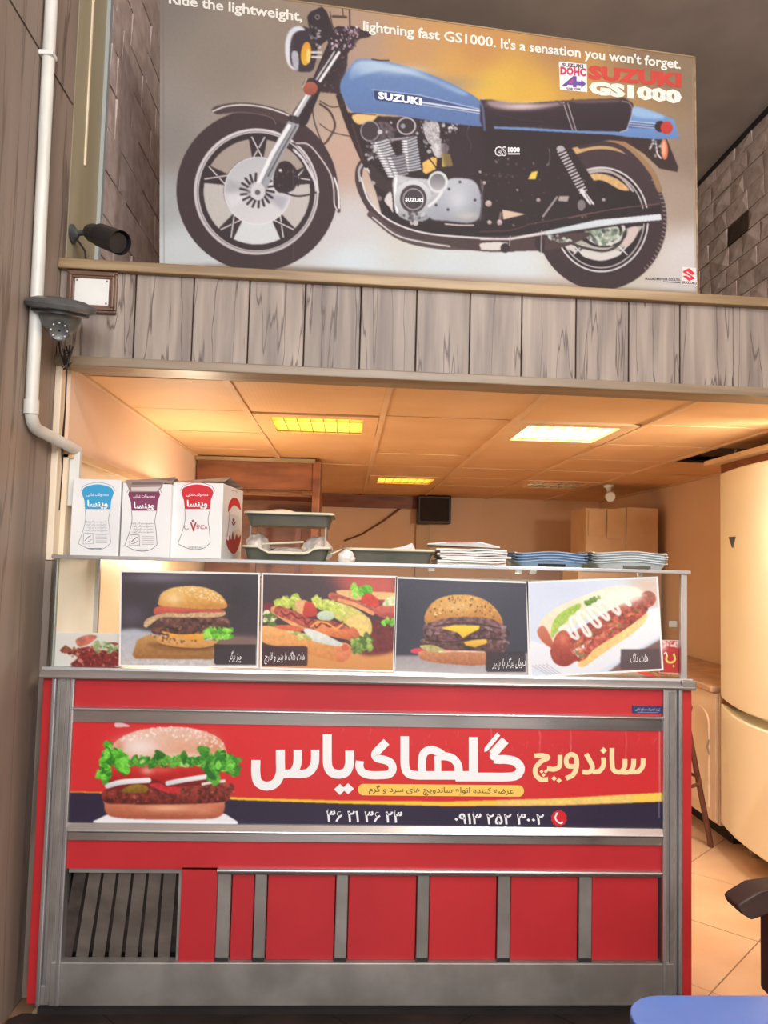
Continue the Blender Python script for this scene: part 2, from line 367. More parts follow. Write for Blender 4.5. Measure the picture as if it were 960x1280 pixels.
class Art:
    """a printed picture: painted in sRGB on a grid, later laid on a real sheet as vertex colours"""
    def __init__(self, x0, y0, x1, y1, base=(128, 128, 128), s=2):
        self.x0, self.y0, self.s = x0, y0, s
        self.W = int((x1-x0)*s); self.H = int((y1-y0)*s)
        self.b = np.empty((self.H, self.W, 3)); self.b[:] = base
        self.seed = 1

    def bb(self, X, Y, pad):
        s = self.s
        a = max(0, int((min(X)-pad-self.x0)*s)); b = min(self.W, int((max(X)+pad-self.x0)*s)+2)
        c = max(0, int((min(Y)-pad-self.y0)*s)); d = min(self.H, int((max(Y)+pad-self.y0)*s)+2)
        if a >= b or c >= d: return None
        gx = self.x0+(np.arange(a, b)+.5)/s; gy = self.y0+(np.arange(c, d)+.5)/s
        return (slice(c, d), slice(a, b)), gx[None, :], gy[:, None]

    def put(self, sl, m, c, c2=None, t=None, nz=0, cell=4, gx=None, gy=None):
        col = np.array(c, float)
        if c2 is not None: col = col+(np.array(c2, float)-col)*t[..., None]
        else: col = np.broadcast_to(col, m.shape+(3,))
        if nz:
            self.seed += 1
            n = vnoise(m.shape[0], m.shape[1], cell*self.s, self.seed)*.6+vnoise(m.shape[0], m.shape[1], cell*self.s*.45, self.seed+99)*.4
            col = col*(1+nz*(n-.5)*2)[..., None]
        self.b[sl] = self.b[sl]*(1-m[..., None])+col*m[..., None]

    def grad(self, pts, gx, gy, d):
        d = np.array(d, float); P = np.array(pts)@d; a, b = P.min(), P.max()
        return np.clip((gx*d[0]+gy*d[1]-a)/max(b-a, 1e-6), 0, 1)

    def fill(self, pts, c, c2=None, d=(0, 1), a=1., soft=.35, sm=True, nz=0, cell=4):
        P = smooth_pts(pts, True) if sm else np.array(pts, float)
        r = self.bb(P[:, 0], P[:, 1], soft*3+1)
        if r is None: return
        sl, gx, gy = r; ins = np.zeros((gy.shape[0], gx.shape[1]), bool)
        for i in range(len(P)):
            (x1, y1), (x2, y2) = P[i], P[(i+1) % len(P)]
            if y1 == y2: continue
            cond = (gy >= min(y1, y2)) & (gy < max(y1, y2))
            xi = x1+(gy-y1)*(x2-x1)/(y2-y1)
            ins ^= cond & (gx < xi)
        m = blur(ins.astype(float), soft*self.s)*a
        self.put(sl, m, c, c2, self.grad(P, gx, gy, d) if c2 is not None else None, nz, cell)

    def line(self, pts, wd, c, a=1., soft=.5, sm=True, c2=None, d=(0, 1), nz=0):
        P = smooth_pts(pts, False, 6) if (sm and len(pts) > 2) else np.array(pts, float)
        r = self.bb(P[:, 0], P[:, 1], wd/2+soft*2+1)
        if r is None: return
        sl, gx, gy = r; D = np.full((gy.shape[0], gx.shape[1]), 1e9)
        for i in range(len(P)-1):
            A = P[i]; B = P[i+1]; v = B-A; q = max(v@v, 1e-9)
            t = np.clip(((gx-A[0])*v[0]+(gy-A[1])*v[1])/q, 0, 1)
            D = np.minimum(D, np.hypot(gx-A[0]-t*v[0], gy-A[1]-t*v[1]))
        m = np.clip((wd/2-D)/max(soft, .3)+.5, 0, 1)*a
        self.put(sl, m, c, c2, self.grad(P, gx, gy, d) if c2 is not None else None, nz)

    def ell(self, cx, cy, rx, ry, c, a=1., soft=.5, rot=0, c2=None, d=(0, 1), nz=0, cell=4, ring=None):
        R = max(rx, ry); r = self.bb([cx-R, cx+R], [cy-R, cy+R], soft*2+2)
        if r is None: return
        sl, gx, gy = r; X = gx-cx; Y = gy-cy; co, si = math.cos(rot), math.sin(rot)
        U = (X*co+Y*si)/rx; V = (-X*si+Y*co)/ry; q = np.sqrt(U*U+V*V); k = min(rx, ry)
        m = np.clip((1-q)*k/max(soft, .3)+.5, 0, 1)
        if ring is not None: m = m*np.clip((q-(1-ring/k))*k/max(soft, .3)+.5, 0, 1)
        g = None
        if c2 is not None: g = self.grad([(cx-rx, cy-ry), (cx+rx, cy+ry), (cx-rx, cy+ry), (cx+rx, cy-ry)], gx, gy, d)
        self.put(sl, m*a, c, c2, g, nz, cell)

    def blob(self, cx, cy, rx, ry, c, a=1.):
        r = self.bb([cx-2.2*rx, cx+2.2*rx], [cy-2.2*ry, cy+2.2*ry], 0)
        if r is None: return
        sl, gx, gy = r; self.put(sl, np.exp(-(((gx-cx)/rx)**2+((gy-cy)/ry)**2))*a, c)

    def specks(self, pts, n, r, cols, st=1.6, a=.9, rot=None, soft=.5):
        P = smooth_pts(pts, True, 4); x0, y0 = P.min(0); x1, y1 = P.max(0); k = 0; tries = 0
        while k < n and tries < n*20:
            tries += 1
            x = random.uniform(x0, x1); y = random.uniform(y0, y1); ins = False
            for i in range(len(P)):
                (ax, ay), (bx, by) = P[i], P[(i+1) % len(P)]
                if (ay > y) != (by > y) and x < ax+(y-ay)*(bx-ax)/(by-ay): ins = not ins
            if not ins: continue
            k += 1; q = r*random.uniform(.6, 1.4)
            self.ell(x, y, q*random.uniform(1, st), q, random.choice(cols), a*random.uniform(.6, 1), soft, random.uniform(0, 3.14) if rot is None else rot+random.uniform(-.3, .3))

    def frill(self, x0, y0, x1, y1, amp, cols, n, r):       # leafy edge between two points
        for i in range(n):
            t = random.random(); x = x0+(x1-x0)*t+random.uniform(-r, r)*.4; y = y0+(y1-y0)*t+random.uniform(-amp, amp)
            c = random.choice(cols); q = r*random.uniform(.5, 1.1)
            self.ell(x, y, q*1.3, q*.7, c, .95, .6, random.uniform(0, 3.14), nz=.15, cell=2)
            self.line([(x-q, y+q*.2), (x, y-q*.5), (x+q, y+q*.3)], .7, [min(255, v*1.25+18) for v in c], .6)

    def grain(self, amp=4, seed=5):
        g = np.random.default_rng(seed).normal(0, amp, (self.H, self.W, 1)); g = blur(g[..., 0], .8)[..., None]*2
        self.b = self.b+g

    def sheet(self, name, plane, quad, step, m, parent, off=0.):
        """quad TL,TR,BR,BL in picture coordinates -> grid mesh on the sheet's plane"""
        Q = np.array(quad, float)
        nu = int(max(abs(Q[1]-Q[0]).max(), abs(Q[2]-Q[3]).max())/step)+1; nv = int(max(abs(Q[3]-Q[0]).max(), abs(Q[2]-Q[1]).max())/step)+1
        u, v = np.meshgrid(np.linspace(0, 1, nu), np.linspace(0, 1, nv)); u = u.ravel()[:, None]; v = v.ravel()[:, None]
        P = Q[0]*(1-u)*(1-v)+Q[1]*u*(1-v)+Q[2]*u*v+Q[3]*(1-u)*v
        co = plane.many(P[:, 0], P[:, 1], off)
        fx = np.clip((P[:, 0]-self.x0)*self.s-.5, 0, self.W-1.001); fy = np.clip((P[:, 1]-self.y0)*self.s-.5, 0, self.H-1.001)
        bb_ = blur3(self.b)
        xi = fx.astype(int); yi = fy.astype(int); ax = (fx-xi)[:, None]; ay = (fy-yi)[:, None]
        c = (bb_[yi, xi]*(1-ax)+bb_[yi, xi+1]*ax)*(1-ay)+(bb_[yi+1, xi]*(1-ax)+bb_[yi+1, xi+1]*ax)*ay
        c = lin(np.clip(c, 0, 255))
        o0 = np.array(ORG.get(parent, Vector((0, 0, 0))))
        idx = np.arange(nu*nv).reshape(nv, nu); F = np.stack([idx[:-1, :-1], idx[1:, :-1], idx[1:, 1:], idx[:-1, 1:]], -1).reshape(-1, 4)
        me = bpy.data.meshes.new(name); me.vertices.add(len(co)); me.vertices.foreach_set('co', (co-o0).ravel())
        me.loops.add(F.size); me.loops.foreach_set('vertex_index', F.ravel())
        me.polygons.add(len(F)); me.polygons.foreach_set('loop_start', np.arange(len(F))*4)
        at = me.color_attributes.new('ink', 'FLOAT_COLOR', 'POINT'); at.data.foreach_set('color', np.hstack([c, np.ones((len(c), 1))]).ravel())
        me.materials.append(m); me.update(calc_edges=True)
        o = bpy.data.objects.new(name, me); COL.objects.link(o); o.parent = parent; ORG[o] = Vector(o0)
        return o


def blur3(b):
    return np.stack([blur(b[..., i], .7) for i in range(3)], -1)


AR = {'ا': (0xFE8D, 0xFE8E), 'ب': (0xFE8F,), 'پ': (0xFB56,), 'ت': (0xFE95,), 'ج': (0xFE9D,), 'چ': (0xFB7A,), 'ح': (0xFEA1,),
      'د': (0xFEA9, 0xFEAA), 'ذ': (0xFEAB, 0xFEAC), 'ر': (0xFEAD, 0xFEAE), 'ز': (0xFEAF, 0xFEB0), 'س': (0xFEB1,), 'ش': (0xFEB5,), 'ص': (0xFEB9,), 'ض': (0xFEBD,),
      'ع': (0xFEC9,), 'غ': (0xFECD,), 'ف': (0xFED1,), 'ق': (0xFED5,), 'ک': (0xFB8E,), 'گ': (0xFB92,), 'ل': (0xFEDD,), 'م': (0xFEE1,),
      'ن': (0xFEE5,), 'و': (0xFEED, 0xFEEE), 'ه': (0xFEE9,), 'ی': (0xFBFC,)}


def farsi(s):      # joining forms, returned in left-to-right drawing order
    out = []
    for i, ch in enumerate(s):
        if ch not in AR: out.append(ch); continue
        f = AR[ch]; dual = len(f) == 1
        pj = i > 0 and s[i-1] in AR and len(AR[s[i-1]]) == 1
        nj = dual and i+1 < len(s) and s[i+1] in AR
        if not dual: out.append(chr(f[1] if pj else f[0]))
        else: out.append(chr(f[0]+(3 if pj and nj else 1 if pj else 2 if nj else 0)))
    return ''.join(out[::-1])


class Print:
    """flat lettering and line work on a plane, one mesh with ink colours"""
    def __init__(self, plane, off=.0006): self.pl = plane; self.off = off; self.V = []; self.F = []; self.C = []; self.k = 0

    def add(self, pts, faces, col):
        P = np.array(pts, float); b = len(self.V)
        co = self.pl.many(P[:, 0], P[:, 1], self.off+self.k*.00003)
        self.V += co.tolist(); self.F += [[i+b for i in f] for f in faces]; self.C += [list(lin(col))+[1.]]*len(P); self.k += 1

    def poly(self, pts, col):
        t = tessellate_polygon([[Vector((p[0], p[1], 0)) for p in pts]]); self.add(pts, [list(x) for x in t], col)

    def disc(self, cx, cy, rx, ry, col, n=20):
        self.poly([(cx+rx*math.cos(2*math.pi*i/n), cy+ry*math.sin(2*math.pi*i/n)) for i in range(n)], col)

    def ribbon(self, pts, w_, col, sm=True, k=6):
        P = smooth_pts(pts, False, k) if sm and len(pts) > 2 else np.array(pts, float)
        T = np.gradient(P, axis=0); T /= np.linalg.norm(T, axis=1)[:, None]+1e-9; Nn = np.stack([-T[:, 1], T[:, 0]], 1)*w_/2
        V = np.vstack([P+Nn, P-Nn]); n = len(P); self.add(V, [[i, i+1, i+1+n, i+n] for i in range(n-1)], col)

    def text(self, s, A, B, h, col, bold=0., shear=0., sp=1., skew_y=0.):
        """text from baseline point A to baseline point B, capitals h high"""
        c = bpy.data.curves.new('t', 'FONT'); c.body = s; c.offset = bold; c.resolution_u = 2; c.space_character = sp; c.shear = shear
        o = bpy.data.objects.new('t', c); COL.objects.link(o); bpy.context.view_layer.update()
        dg = bpy.context.evaluated_depsgraph_get(); me = o.evaluated_get(dg).to_mesh()
        P = np.empty(len(me.vertices)*3); me.vertices.foreach_get('co', P); P = P.reshape(-1, 3)[:, :2]
        fs = [list(p.vertices) for p in me.polygons]
        o.evaluated_get(dg).to_mesh_clear(); bpy.data.objects.remove(o); bpy.data.curves.remove(c)
        A = np.array(A, float); B = np.array(B, float); x0, x1 = P[:, 0].min(), P[:, 0].max()
        d = (B-A); L_ = np.linalg.norm(d); u = d/L_; v = np.array([0, -1.]) if abs(u[1]) < .5 else np.array([u[1], -u[0]])
        X = (P[:, 0]-x0)/(x1-x0)*L_; Y = P[:, 1]/.71*h
        self.add(A+X[:, None]*u+Y[:, None]*v, fs, col)

    def build(self, name, m, parent):
        o0 = ORG.get(parent, Vector((0, 0, 0)))
        me = bpy.data.meshes.new(name); me.from_pydata([(x-o0.x, y-o0.y, z-o0.z) for x, y, z in self.V], [], self.F)
        at = me.color_attributes.new('ink', 'FLOAT_COLOR', 'POINT'); at.data.foreach_set('color', np.array(self.C).ravel())
        me.materials.append(m); me.update()
        o = bpy.data.objects.new(name, me); COL.objects.link(o); o.parent = parent; ORG[o] = o0.copy()
        return o

# ================================================================== THE SETTING
def struct(o): o['kind'] = 'structure'; return o


def sthing(name, loc=(0, 0, 0)):
    o = bpy.data.objects.new(name, None); COL.objects.link(o); o.location = loc; ORG[o] = Vector(loc); return struct(o)


def clip(poly, x0, x1, y0, y1):
    for ax, lim, sg in ((0, x0, 1), (0, x1, -1), (1, y0, 1), (1, y1, -1)):
        out = []
        for i in range(len(poly)):
            a, b = poly[i-1], poly[i]; ia = (a[ax]-lim)*sg >= 0; ib = (b[ax]-lim)*sg >= 0
            if ia != ib:
                t = (lim-a[ax])/(b[ax]-a[ax]); out.append((a[0]+(b[0]-a[0])*t, a[1]+(b[1]-a[1])*t))
            if ib: out.append(b)
        poly = out
        if not poly: return []
    return poly


XL, XR, YB, ZC, ZU = -.985, 2.5, 7.63, 2.105, 4.28
# floor: slab of joint mortar with diagonal tiles on it
fl = struct(MB().box((-1.12, -3, -.12), (2.6, 7.75, -.006)).build('floor', M['grout']))
ts = .51; co45 = math.sqrt(.5)
for i in range(-16, 22):
    for j in range(-18, 16):
        cx = 1.28+co45*ts*(i-j)+0.02; cy = 2.742+co45*ts*(i+j)
        g = .003
        c4 = []
        for a, b in ((g, g), (ts-g, g), (ts-g, ts-g), (g, ts-g)): c4.append((cx+co45*(a-b), cy+co45*(a+b)))
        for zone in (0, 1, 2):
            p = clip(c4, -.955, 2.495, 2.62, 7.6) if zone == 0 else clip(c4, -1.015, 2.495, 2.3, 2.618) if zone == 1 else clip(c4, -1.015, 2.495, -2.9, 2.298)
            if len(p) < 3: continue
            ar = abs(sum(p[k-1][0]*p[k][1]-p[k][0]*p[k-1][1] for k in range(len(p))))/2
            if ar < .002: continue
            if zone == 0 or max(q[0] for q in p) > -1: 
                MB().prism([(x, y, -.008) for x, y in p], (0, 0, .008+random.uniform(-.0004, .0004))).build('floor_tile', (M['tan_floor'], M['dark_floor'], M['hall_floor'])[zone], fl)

# left hall wall: core plus laminate panels with recessed seams
wl = struct(MB().box((-1.14, -3, -.1), (-1.028, 7.75, ZU+.05)).build('wall_left', M['dark_gap']))
ys = [2.745-.49*k for k in range(12)]
for z0, z1 in ((0.0, 3.043), (3.053, ZU)):
    for k in range(11):
        MB().box((-1.028, ys[k+1]+.0015, z0), (-1.02, ys[k]-.0015, z1)).build('panel', M['wallwood'], wl)
MB().box((-1.028, 2.752, 2.46), (-1.02, 3.045, ZU)).build('panel', M['olive'], wl)
MB().box((-1.028, 3.045, 2.46), (-1.006, 3.075, ZU)).build('corner_strip', M['strip_grey'], wl)
MB().box((-1.024, 2.875, 2.9), (-1.014, 2.885, ZU)).build('corner_strip', M['cream_wall'], wl)
MB().box((-1.028, 3.075, 2.46), (-1.018, 7.6, ZU)).build('mortar_bed', M['mortar'], wl)
def stones(parent, x, sx, y0, y1, z0, z1, L_, H_, m, dark=(), rel=1.):
    """courses of split-face stones: each a low faceted block of its own"""
    r = 0; z = z0
    while z < z1-.03:
        h = min(H_*random.uniform(.9, 1.1), z1-z); y = y0-random.uniform(0, L_)
        while y < y1:
            l = L_*random.uniform(.7, 1.25); a, b = max(y, y0), min(y+l, y1)
            if b-a > .04:
                g = .004; k = random.uniform(-.35, .35)
                ap = (x+sx*(.008+rel*random.uniform(.006, .018)), a+(b-a)*(.5+k), z+h*(.5+random.uniform(-.3, .3)))
                e = .010
                c = [(x+sx*e, a+g, z+g), (x+sx*e, b-g, z+g), (x+sx*e*random.uniform(.6, 1.6), b-g, z+h-g), (x+sx*e*random.uniform(.6, 1.6), a+g, z+h-g)]
                bk = [(x, p[1], p[2]) for p in c]
                vs = c+bk+[ap]; fs = [(0, 1, 8), (1, 2, 8), (2, 3, 8), (3, 0, 8)]+[(i, i+4, (i+1) % 4+4, (i+1) % 4) for i in range(4)]
                if sx < 0: fs = [f[::-1] for f in fs]
                is_d = any(a < dy < b and z < dz < z+h for dy, dz in dark)
                MB().add(vs, fs).build('stone', M['stone_dark'] if is_d else m, parent)
            y += l
        z += h


stones(wl, -1.018, 1, 3.075, 5.0, 2.46, ZU, .30, .17, M['stone_left'], rel=.45)
# right wall (papered above, painted in the kitchen), rear and front shell
wr = struct(MB().box((XR, -3, -.1), (2.6, 7.75, 2.45)).build('wall_right', M['kitchen_wall']))
wr2 = struct(MB().box((XR, -3, 2.45), (2.6, 7.75, ZU+.05)).build('wall_right', M['mortar']))
stones(wr2, XR, -1, 2.85, 6.4, 2.46, ZU-.03, .24, .135, M['stone'], dark=((4.86, 3.66),))
struct(MB().box((XR-.02, -3, ZU-.035), (XR, 7.6, ZU)).build('trim_3', M['black']))
struct(MB().box((-1.1, YB, -.1), (2.6, 7.75, ZU+.05)).build('wall_back', M['kitchen_wall']))
# hall front wall with its shop window opening
wf = MB(); wf.box((-1.1, -3.1, 0), (-.95, -3, ZU)); wf.box((2.3, -3.1, 0), (2.6, -3, ZU)); wf.box((-.95, -3.1, 3.3), (2.3, -3, ZU)); wf.box((-.95, -3.1, 0), (2.3, -3, .3))
struct(wf.build('wall_front', M['cream_wall']))
struct(MB().box((-1.14, -3.1, ZU), (2.6, 7.75, ZU+.1)).build('ceiling', M['upper_ceiling']))
# loft slab behind the beam
struct(MB().box((-1.02, 2.80, 2.17), (XR, 7.63, 2.44)).build('floor_loft', M['upper_ceiling']))
# kitchen left wall, lower lining and its rail
struct(MB().box((-1.02, 2.76, 1.81), (XL, 7.63, 2.17)).build('wall_kitchen_left', M['kitchen_wall_pink']))
struct(MB().box((-1.02, 2.76, 0), (XL+.004, 7.63, 1.80)).build('wall_kitchen_left', M['cream_wall']))
struct(MB().box((-1.02, 2.76, 1.785), (XL+.022, 7.63, 1.815)).build('trim_4', M['ledge_rail'], bevel=.004))
struct(MB().box((-1.02, 2.705, 1.43), (XL-.012, 2.765, 2.10)).build('trim_5', M['cream_wall'], bevel=.003))
struct(MB().box((-1.02, 2.705, 0), (XL-.012, 2.765, 1.428)).build('trim_7', M['wallwood']))

# kitchen ceiling: tee bars and tiles
ce = struct(MB().box((XL, 2.86, 2.16), (XR, YB, 2.17)).build('ceiling', M['grout']))
CX = [-1.058+.6*i for i in range(7)]; RY = [2.874+.6*j for j in range(-1, 9)]
LIGHTS = {(1, 2): 'y', (3, 2): 'w', (2, 6): 'y', (4, 6): 'off'}; HOLE = (5, 3)
for x in CX[1:6]:
    MB().box((x-.012, 2.78, ZC-.006), (x+.012, YB, ZC+.02)).build('tee_bar', M['tbar'], ce)
for y in RY[1:-1]:
    MB().box((XL, y-.011, ZC+.010), (XR, y+.011, ZC+.022)).build('tee_bar', M['dark_gap'], ce)
MB().box((XL, 2.78, ZC-.008), (XL+.018, YB, ZC+.014)).build('wall_angle', M['ledge_rail'], ce)
MB().box((XR-.018, 2.78, ZC-.008), (XR, YB, ZC+.014)).build('wall_angle', M['ledge_rail'], ce)
for i in range(6):
    for j in range(len(RY)-1):
        if (i, j) in LIGHTS or (i, j) == HOLE: continue
        x0, x1 = max(CX[i], XL)+.009, min(CX[i+1], XR)-.009; y0, y1 = max(RY[j], 2.79)+.008, min(RY[j+1], YB)-.008
        dz = random.uniform(-.001, .003)
        MB().box((x0, y0, ZC+.002+dz), (x1, y1, ZC+.014+dz)).build('ceiling_tile', M['tile'], ce)
x0, x1, y0, y1 = CX[5], XR, RY[3], RY[4]
MB().box((x0, y0, 2.15), (x1, y1, 2.158)).build('void', M['dark_gap'], ce)

# recessed louvre lights
def louvre_light(i, j, mode, label):
    cx = (CX[i]+CX[i+1])/2; cy = (RY[j]+RY[j+1])/2
    t = thing('ceiling_light', label, 'light', (cx, cy, ZC), 'square louvre lights in the kitchen ceiling')
    a = .285; q = .215
    f = MB()
    for s in (-1, 1):
        f.box((cx-a, cy+s*q, ZC-.004), (cx+a, cy+s*a, ZC+.008)); f.box((cx+s*q, cy-q, ZC-.004), (cx+s*a, cy+q, ZC+.008))
    f.build('frame', M['tile'] if mode != 'w' else M['tbar'], t)
    h = MB()
    h.box((cx-q-.01, cy-q-.01, ZC+.052), (cx+q+.01, cy+q+.01, ZC+.056))
    for s in (-1, 1):
        h.box((cx+s*q, cy-q, ZC+.004), (cx+s*(q+.006), cy+q, ZC+.052)); h.box((cx-q, cy+s*q, ZC+.004), (cx+q, cy+s*(q+.006), ZC+.052))
    h.build('housing', M['housing'], t)
    for k in range(1, 7):
        x = cx-q+2*q*k/7
        MB().box((x-.0015, cy-q, ZC-.001), (x+.003, cy+q, ZC+.02)).build('louvre_blade', M['louvre'], t)
    for k in range(1, 4):
        y = cy-q+2*q*k/4
        MB().box((cx-q, y-.0015, ZC-.001), (cx+q, y+.003, ZC+.02)).build('louvre_blade', M['louvre'], t)
    for k in (-1.5, -.5, .5, 1.5):
        o = MB().tube([(cx-q+.01, cy+k*.1, ZC+.036), (cx+q-.01, cy+k*.1, ZC+.036)], .011, 8).build(
            'fluorescent_tube', {'y': M['tube'], 'w': M['tube_white'], 'off': M['louvre']}[mode], t, smooth=60)


louvre_light(1, 2, 'y', 'yellow-glowing louvre light in the kitchen ceiling, nearest on the left')
louvre_light(3, 2, 'w', 'brightest white-glowing louvre light in the kitchen ceiling, nearest on the right')
louvre_light(2, 6, 'y', 'small far lit louvre light in the kitchen ceiling above the black speaker')
louvre_light(4, 6, 'off', 'unlit far louvre light in the kitchen ceiling above the cardboard box')

# beam front: planks between a top ledge and a bottom trim, turned slightly
BA = math.atan2(.10, 2.6); BL = Vector((-1.02, 2.70, 0)); BD = Vector((math.cos(BA), math.sin(BA), 0)); BN = Vector((math.sin(BA), -math.cos(BA), 0))
bplane = Plane(BL, BN)
def bpt(s, d, z): return BL+BD*s+BN*d+Vector((0, 0, z))
def bbox_(mb, s0, s1, d0, d1, z0, z1):
    return mb.prism([bpt(s0, d0, z0), bpt(s1, d0, z0), bpt(s1, d1, z0), bpt(s0, d1, z0)], (0, 0, z1-z0))
wm = struct(bbox_(MB(), 0, 3.55, -.10, -.010, 2.125, 2.43).build('wall_mezzanine', M['dark_gap']))
edges = [82, 167, 240, 310, 380, 450, 520, 587, 652, 720, 786, 850, 916, 982, 1048]
ss = [(Vector(bplane(e, 420))-BL).dot(BD) for e in edges]; ss[0] = 0.0
while ss[-1] < 3.5: ss.append(ss[-1]+.187)
for a, b in zip(ss[:-1], ss[1:]):
    bbox_(MB(), a+.0022, min(b, 3.52)-.0022, -.010, random.uniform(-.0005, .0015), 2.12, 2.44).build('plank', M['plank'], wm, bevel=.002, seg=1)
struct(bbox_(MB(), 0, 3.55, -.14, .028, 2.432, 2.468).build('trim_1', M['trimwood'], bevel=.004))
struct(bbox_(MB(), 0, 3.55, -.12, .014, 2.098, 2.132).build('trim_2', M['trimlow'], bevel=.004))

# back of the kitchen: cornice, cupboard frame
struct(MB().box((-.25, YB-.05, 1.98), (1.0, YB, 2.10)).build('trim_6', M['hoodwood']))

# ================================================================== THINGS
def P3(x, y, z): return (x, y, z)



# ---- white conduit on the left wall
t = thing('conduit_pipe', 'white plastic conduit pipe running down the wooden left wall and bending into the kitchen', 'pipe', (-.99, 2.46, 1.8))
v = [(-.997, 2.441, 4.2), (-.997, 2.45, 3.0), (-.997, 2.466, 1.90)]
arc = [(-.997, 2.466+.06*(1-math.cos(a)), 1.90-.055*math.sin(a)) for a in (0.3, .6, .9, 1.2, 1.5)]
MB().tube(v+arc+[(-.985, 2.62, 1.836), (-.962, 2.79, 1.818)], .0195, 14).build('pipe', M['pipe'], t, smooth=60)
MB().tube([(-.997, 2.464, 1.93), (-.997, 2.466, 1.885)], .023, 14).build('coupling', M['pipe'], t, smooth=50)
MB().box((-1.02, 2.425, 3.03), (-.975, 2.465, 3.045)).build('clip', M['white_plastic'], t, bevel=.002)
MB().box((-.98, 2.77, 1.62), (-.945, 2.795, 1.825)).build('end_duct', M['white_plastic'], t, bevel=.003)

# ---- dome camera
c = Vector((-.925, 2.47, 2.243))
t = thing('dome_camera', 'grey dome security camera on a round dark base, on the white conduit below the ledge', 'camera', tuple(c))
ax = Vector((.10, -.26, 1)).normalized()
MB().lathe([(.02, .018), (.07, .012), (.102, 0), (.107, -.008), (.104, -.020), (.085, -.027)], c, ax, 36).build('base', M['cam_grey'], t, smooth=40)
MB().lathe([(.085, -.022), (.086, -.034), (.078, -.038)], c, ax, 36).build('gasket', M['black'], t, smooth=40)
MB().lathe([(.066, -.03), (.062, -.055), (.05, -.08), (.03, -.10), (.008, -.11)], c, ax, 28).build('dome', M['cam_dome'], t, smooth=60)
ldir = Vector((.30, -.85, -.42)).normalized(); lc = c-ax*.075+ldir*.042
le = MB().lathe([(.0, -.02), (.032, -.02), (.034, .016), (.029, .022), (.024, .018)], lc, ldir, 24).build('lens_barrel', M['cam_grey'], t, smooth=40)
MB().lathe([(.022, .014), (.013, .016), (.0, .019)], lc, ldir, 20, caps=False).build('lens', M['lens'], le, smooth=60)
q = ldir.to_track_quat('Z', 'Y')
for k in range(8):
    a = k*math.pi/4; MB().lathe([(.003, .019), (.002, .022), (0, .023)], lc+q @ Vector((.0235*math.cos(a), .0235*math.sin(a), 0)), ldir, 8).build('infrared_led', M['white_plastic'], le)
cd = MB(); base = Vector((-.965, 2.66, 2.12))
cd.tube([c-ax*.10, Vector((-.95, 2.56, 2.11)), Vector((-.978, 2.66, 2.12)), Vector((-.982, 2.70, 2.09))], .006, 8)
for k in range(6):
    cd.tube([base+Vector((random.uniform(-.02, .02), random.uniform(-.02, .02), random.uniform(-.05, .04))) for _ in range(4)], .003, 6)
cd.build('cable', M['cord'], t, smooth=60)
cord = MB().tube([(-.98, 2.70, 2.09), (-.978, 2.70, 1.95), (-.981, 2.70, 1.82), (-.977, 2.70, 1.74), (-.98, 2.70, 1.60)], [.003, .0025, .005, .0025, .002], 6)
tag(cord.build('hanging_cable', M['cord'], None, smooth=60), 'thin dark cable hanging down the wall corner left of the paper boxes', 'cable')

# ---- bullet camera
p0 = Vector((-1.02, 2.79, 2.60))
t = thing('bullet_camera', 'black bullet security camera on the olive wall left of the motorcycle poster', 'camera', tuple(p0))
MB().lathe([(.034, 0), (.034, .008), (.022, .014), (.014, .024)], p0, (1, 0, 0), 24).build('wall_mount', M['cam_grey'], t, smooth=40)
MB().tube([p0+Vector((.01, 0, 0)), p0+Vector((.05, -.01, .003)), p0+Vector((.085, -.03, -.003))], .010, 10).build('arm', M['cam_grey'], t, smooth=60)
bd = Vector((.80, -.60, -.46)).normalized(); b0 = p0+Vector((.065, -.02, .004))
bo = MB().lathe([(.006, 0), (.026, .008), (.033, .03), (.036, .12), (.038, .185), (.034, .19)], b0, bd, 26).build('body', M['black'], t, smooth=40)
MB().lathe([(.033, .185), (.022, .182), (.014, .187), (.0, .189)], b0, bd, 24, caps=False).build('lens', M['lens'], bo, smooth=60)
MB().lathe([(.040, .08), (.042, .205), (.0412, .205), (.0392, .08)], b0+Vector((0, 0, .003)), bd, 26, caps=False).build('sun_shield', M['black'], t, smooth=50)
MB().tube([p0+Vector((.02, .0, -.02)), p0+Vector((.05, .0, -.06)), p0+Vector((.055, .01, -.13))], .0035, 8).build('cable', M['cord'], t, smooth=60)

# ---- blank cover plate
t = thing('cover_plate', 'white blank switch plate in a brown moulded frame on the plank beam', 'switch plate', tuple(bpt(.06, 0, 2.3)))
def bs(px, py): w_ = Vector(bplane(px, py)); return ((w_-BL).dot(BD), w_.z)
s0, z1 = bs(84, 339); s1, z0 = bs(146, 394)
s0 += .006
for k, (e, d) in enumerate(((0, .018), (.008, .026), (.016, .020))):
    f = MB()
    a0, a1, b0_, b1_ = s0+e, s1-e, z0+e, z1-e; w_ = .010
    bbox_(f, a0, a1, 0, d, b1_-w_, b1_); bbox_(f, a0, a1, 0, d, b0_, b0_+w_); bbox_(f, a0, a0+w_, 0, d-.0005, b0_+w_, b1_-w_); bbox_(f, a1-w_, a1, 0, d-.0005, b0_+w_, b1_-w_)
    f.build('moulding', M['frame_brown'], t, bevel=.003)
pm = bbox_(MB(), s0+.026, s1-.026, 0, .016, z0+.026, z1-.026).build('plate', M['white_plastic'], t, bevel=.003)
for a in (s0+.034, s1-.034):
    for b in (z0+.034, z1-.034):
        MB().lathe([(.0035, 0), (.003, .002), (0, .0025)], bpt(a, .016, b), BN, 10).build('screw', M['frame_brown'], pm)

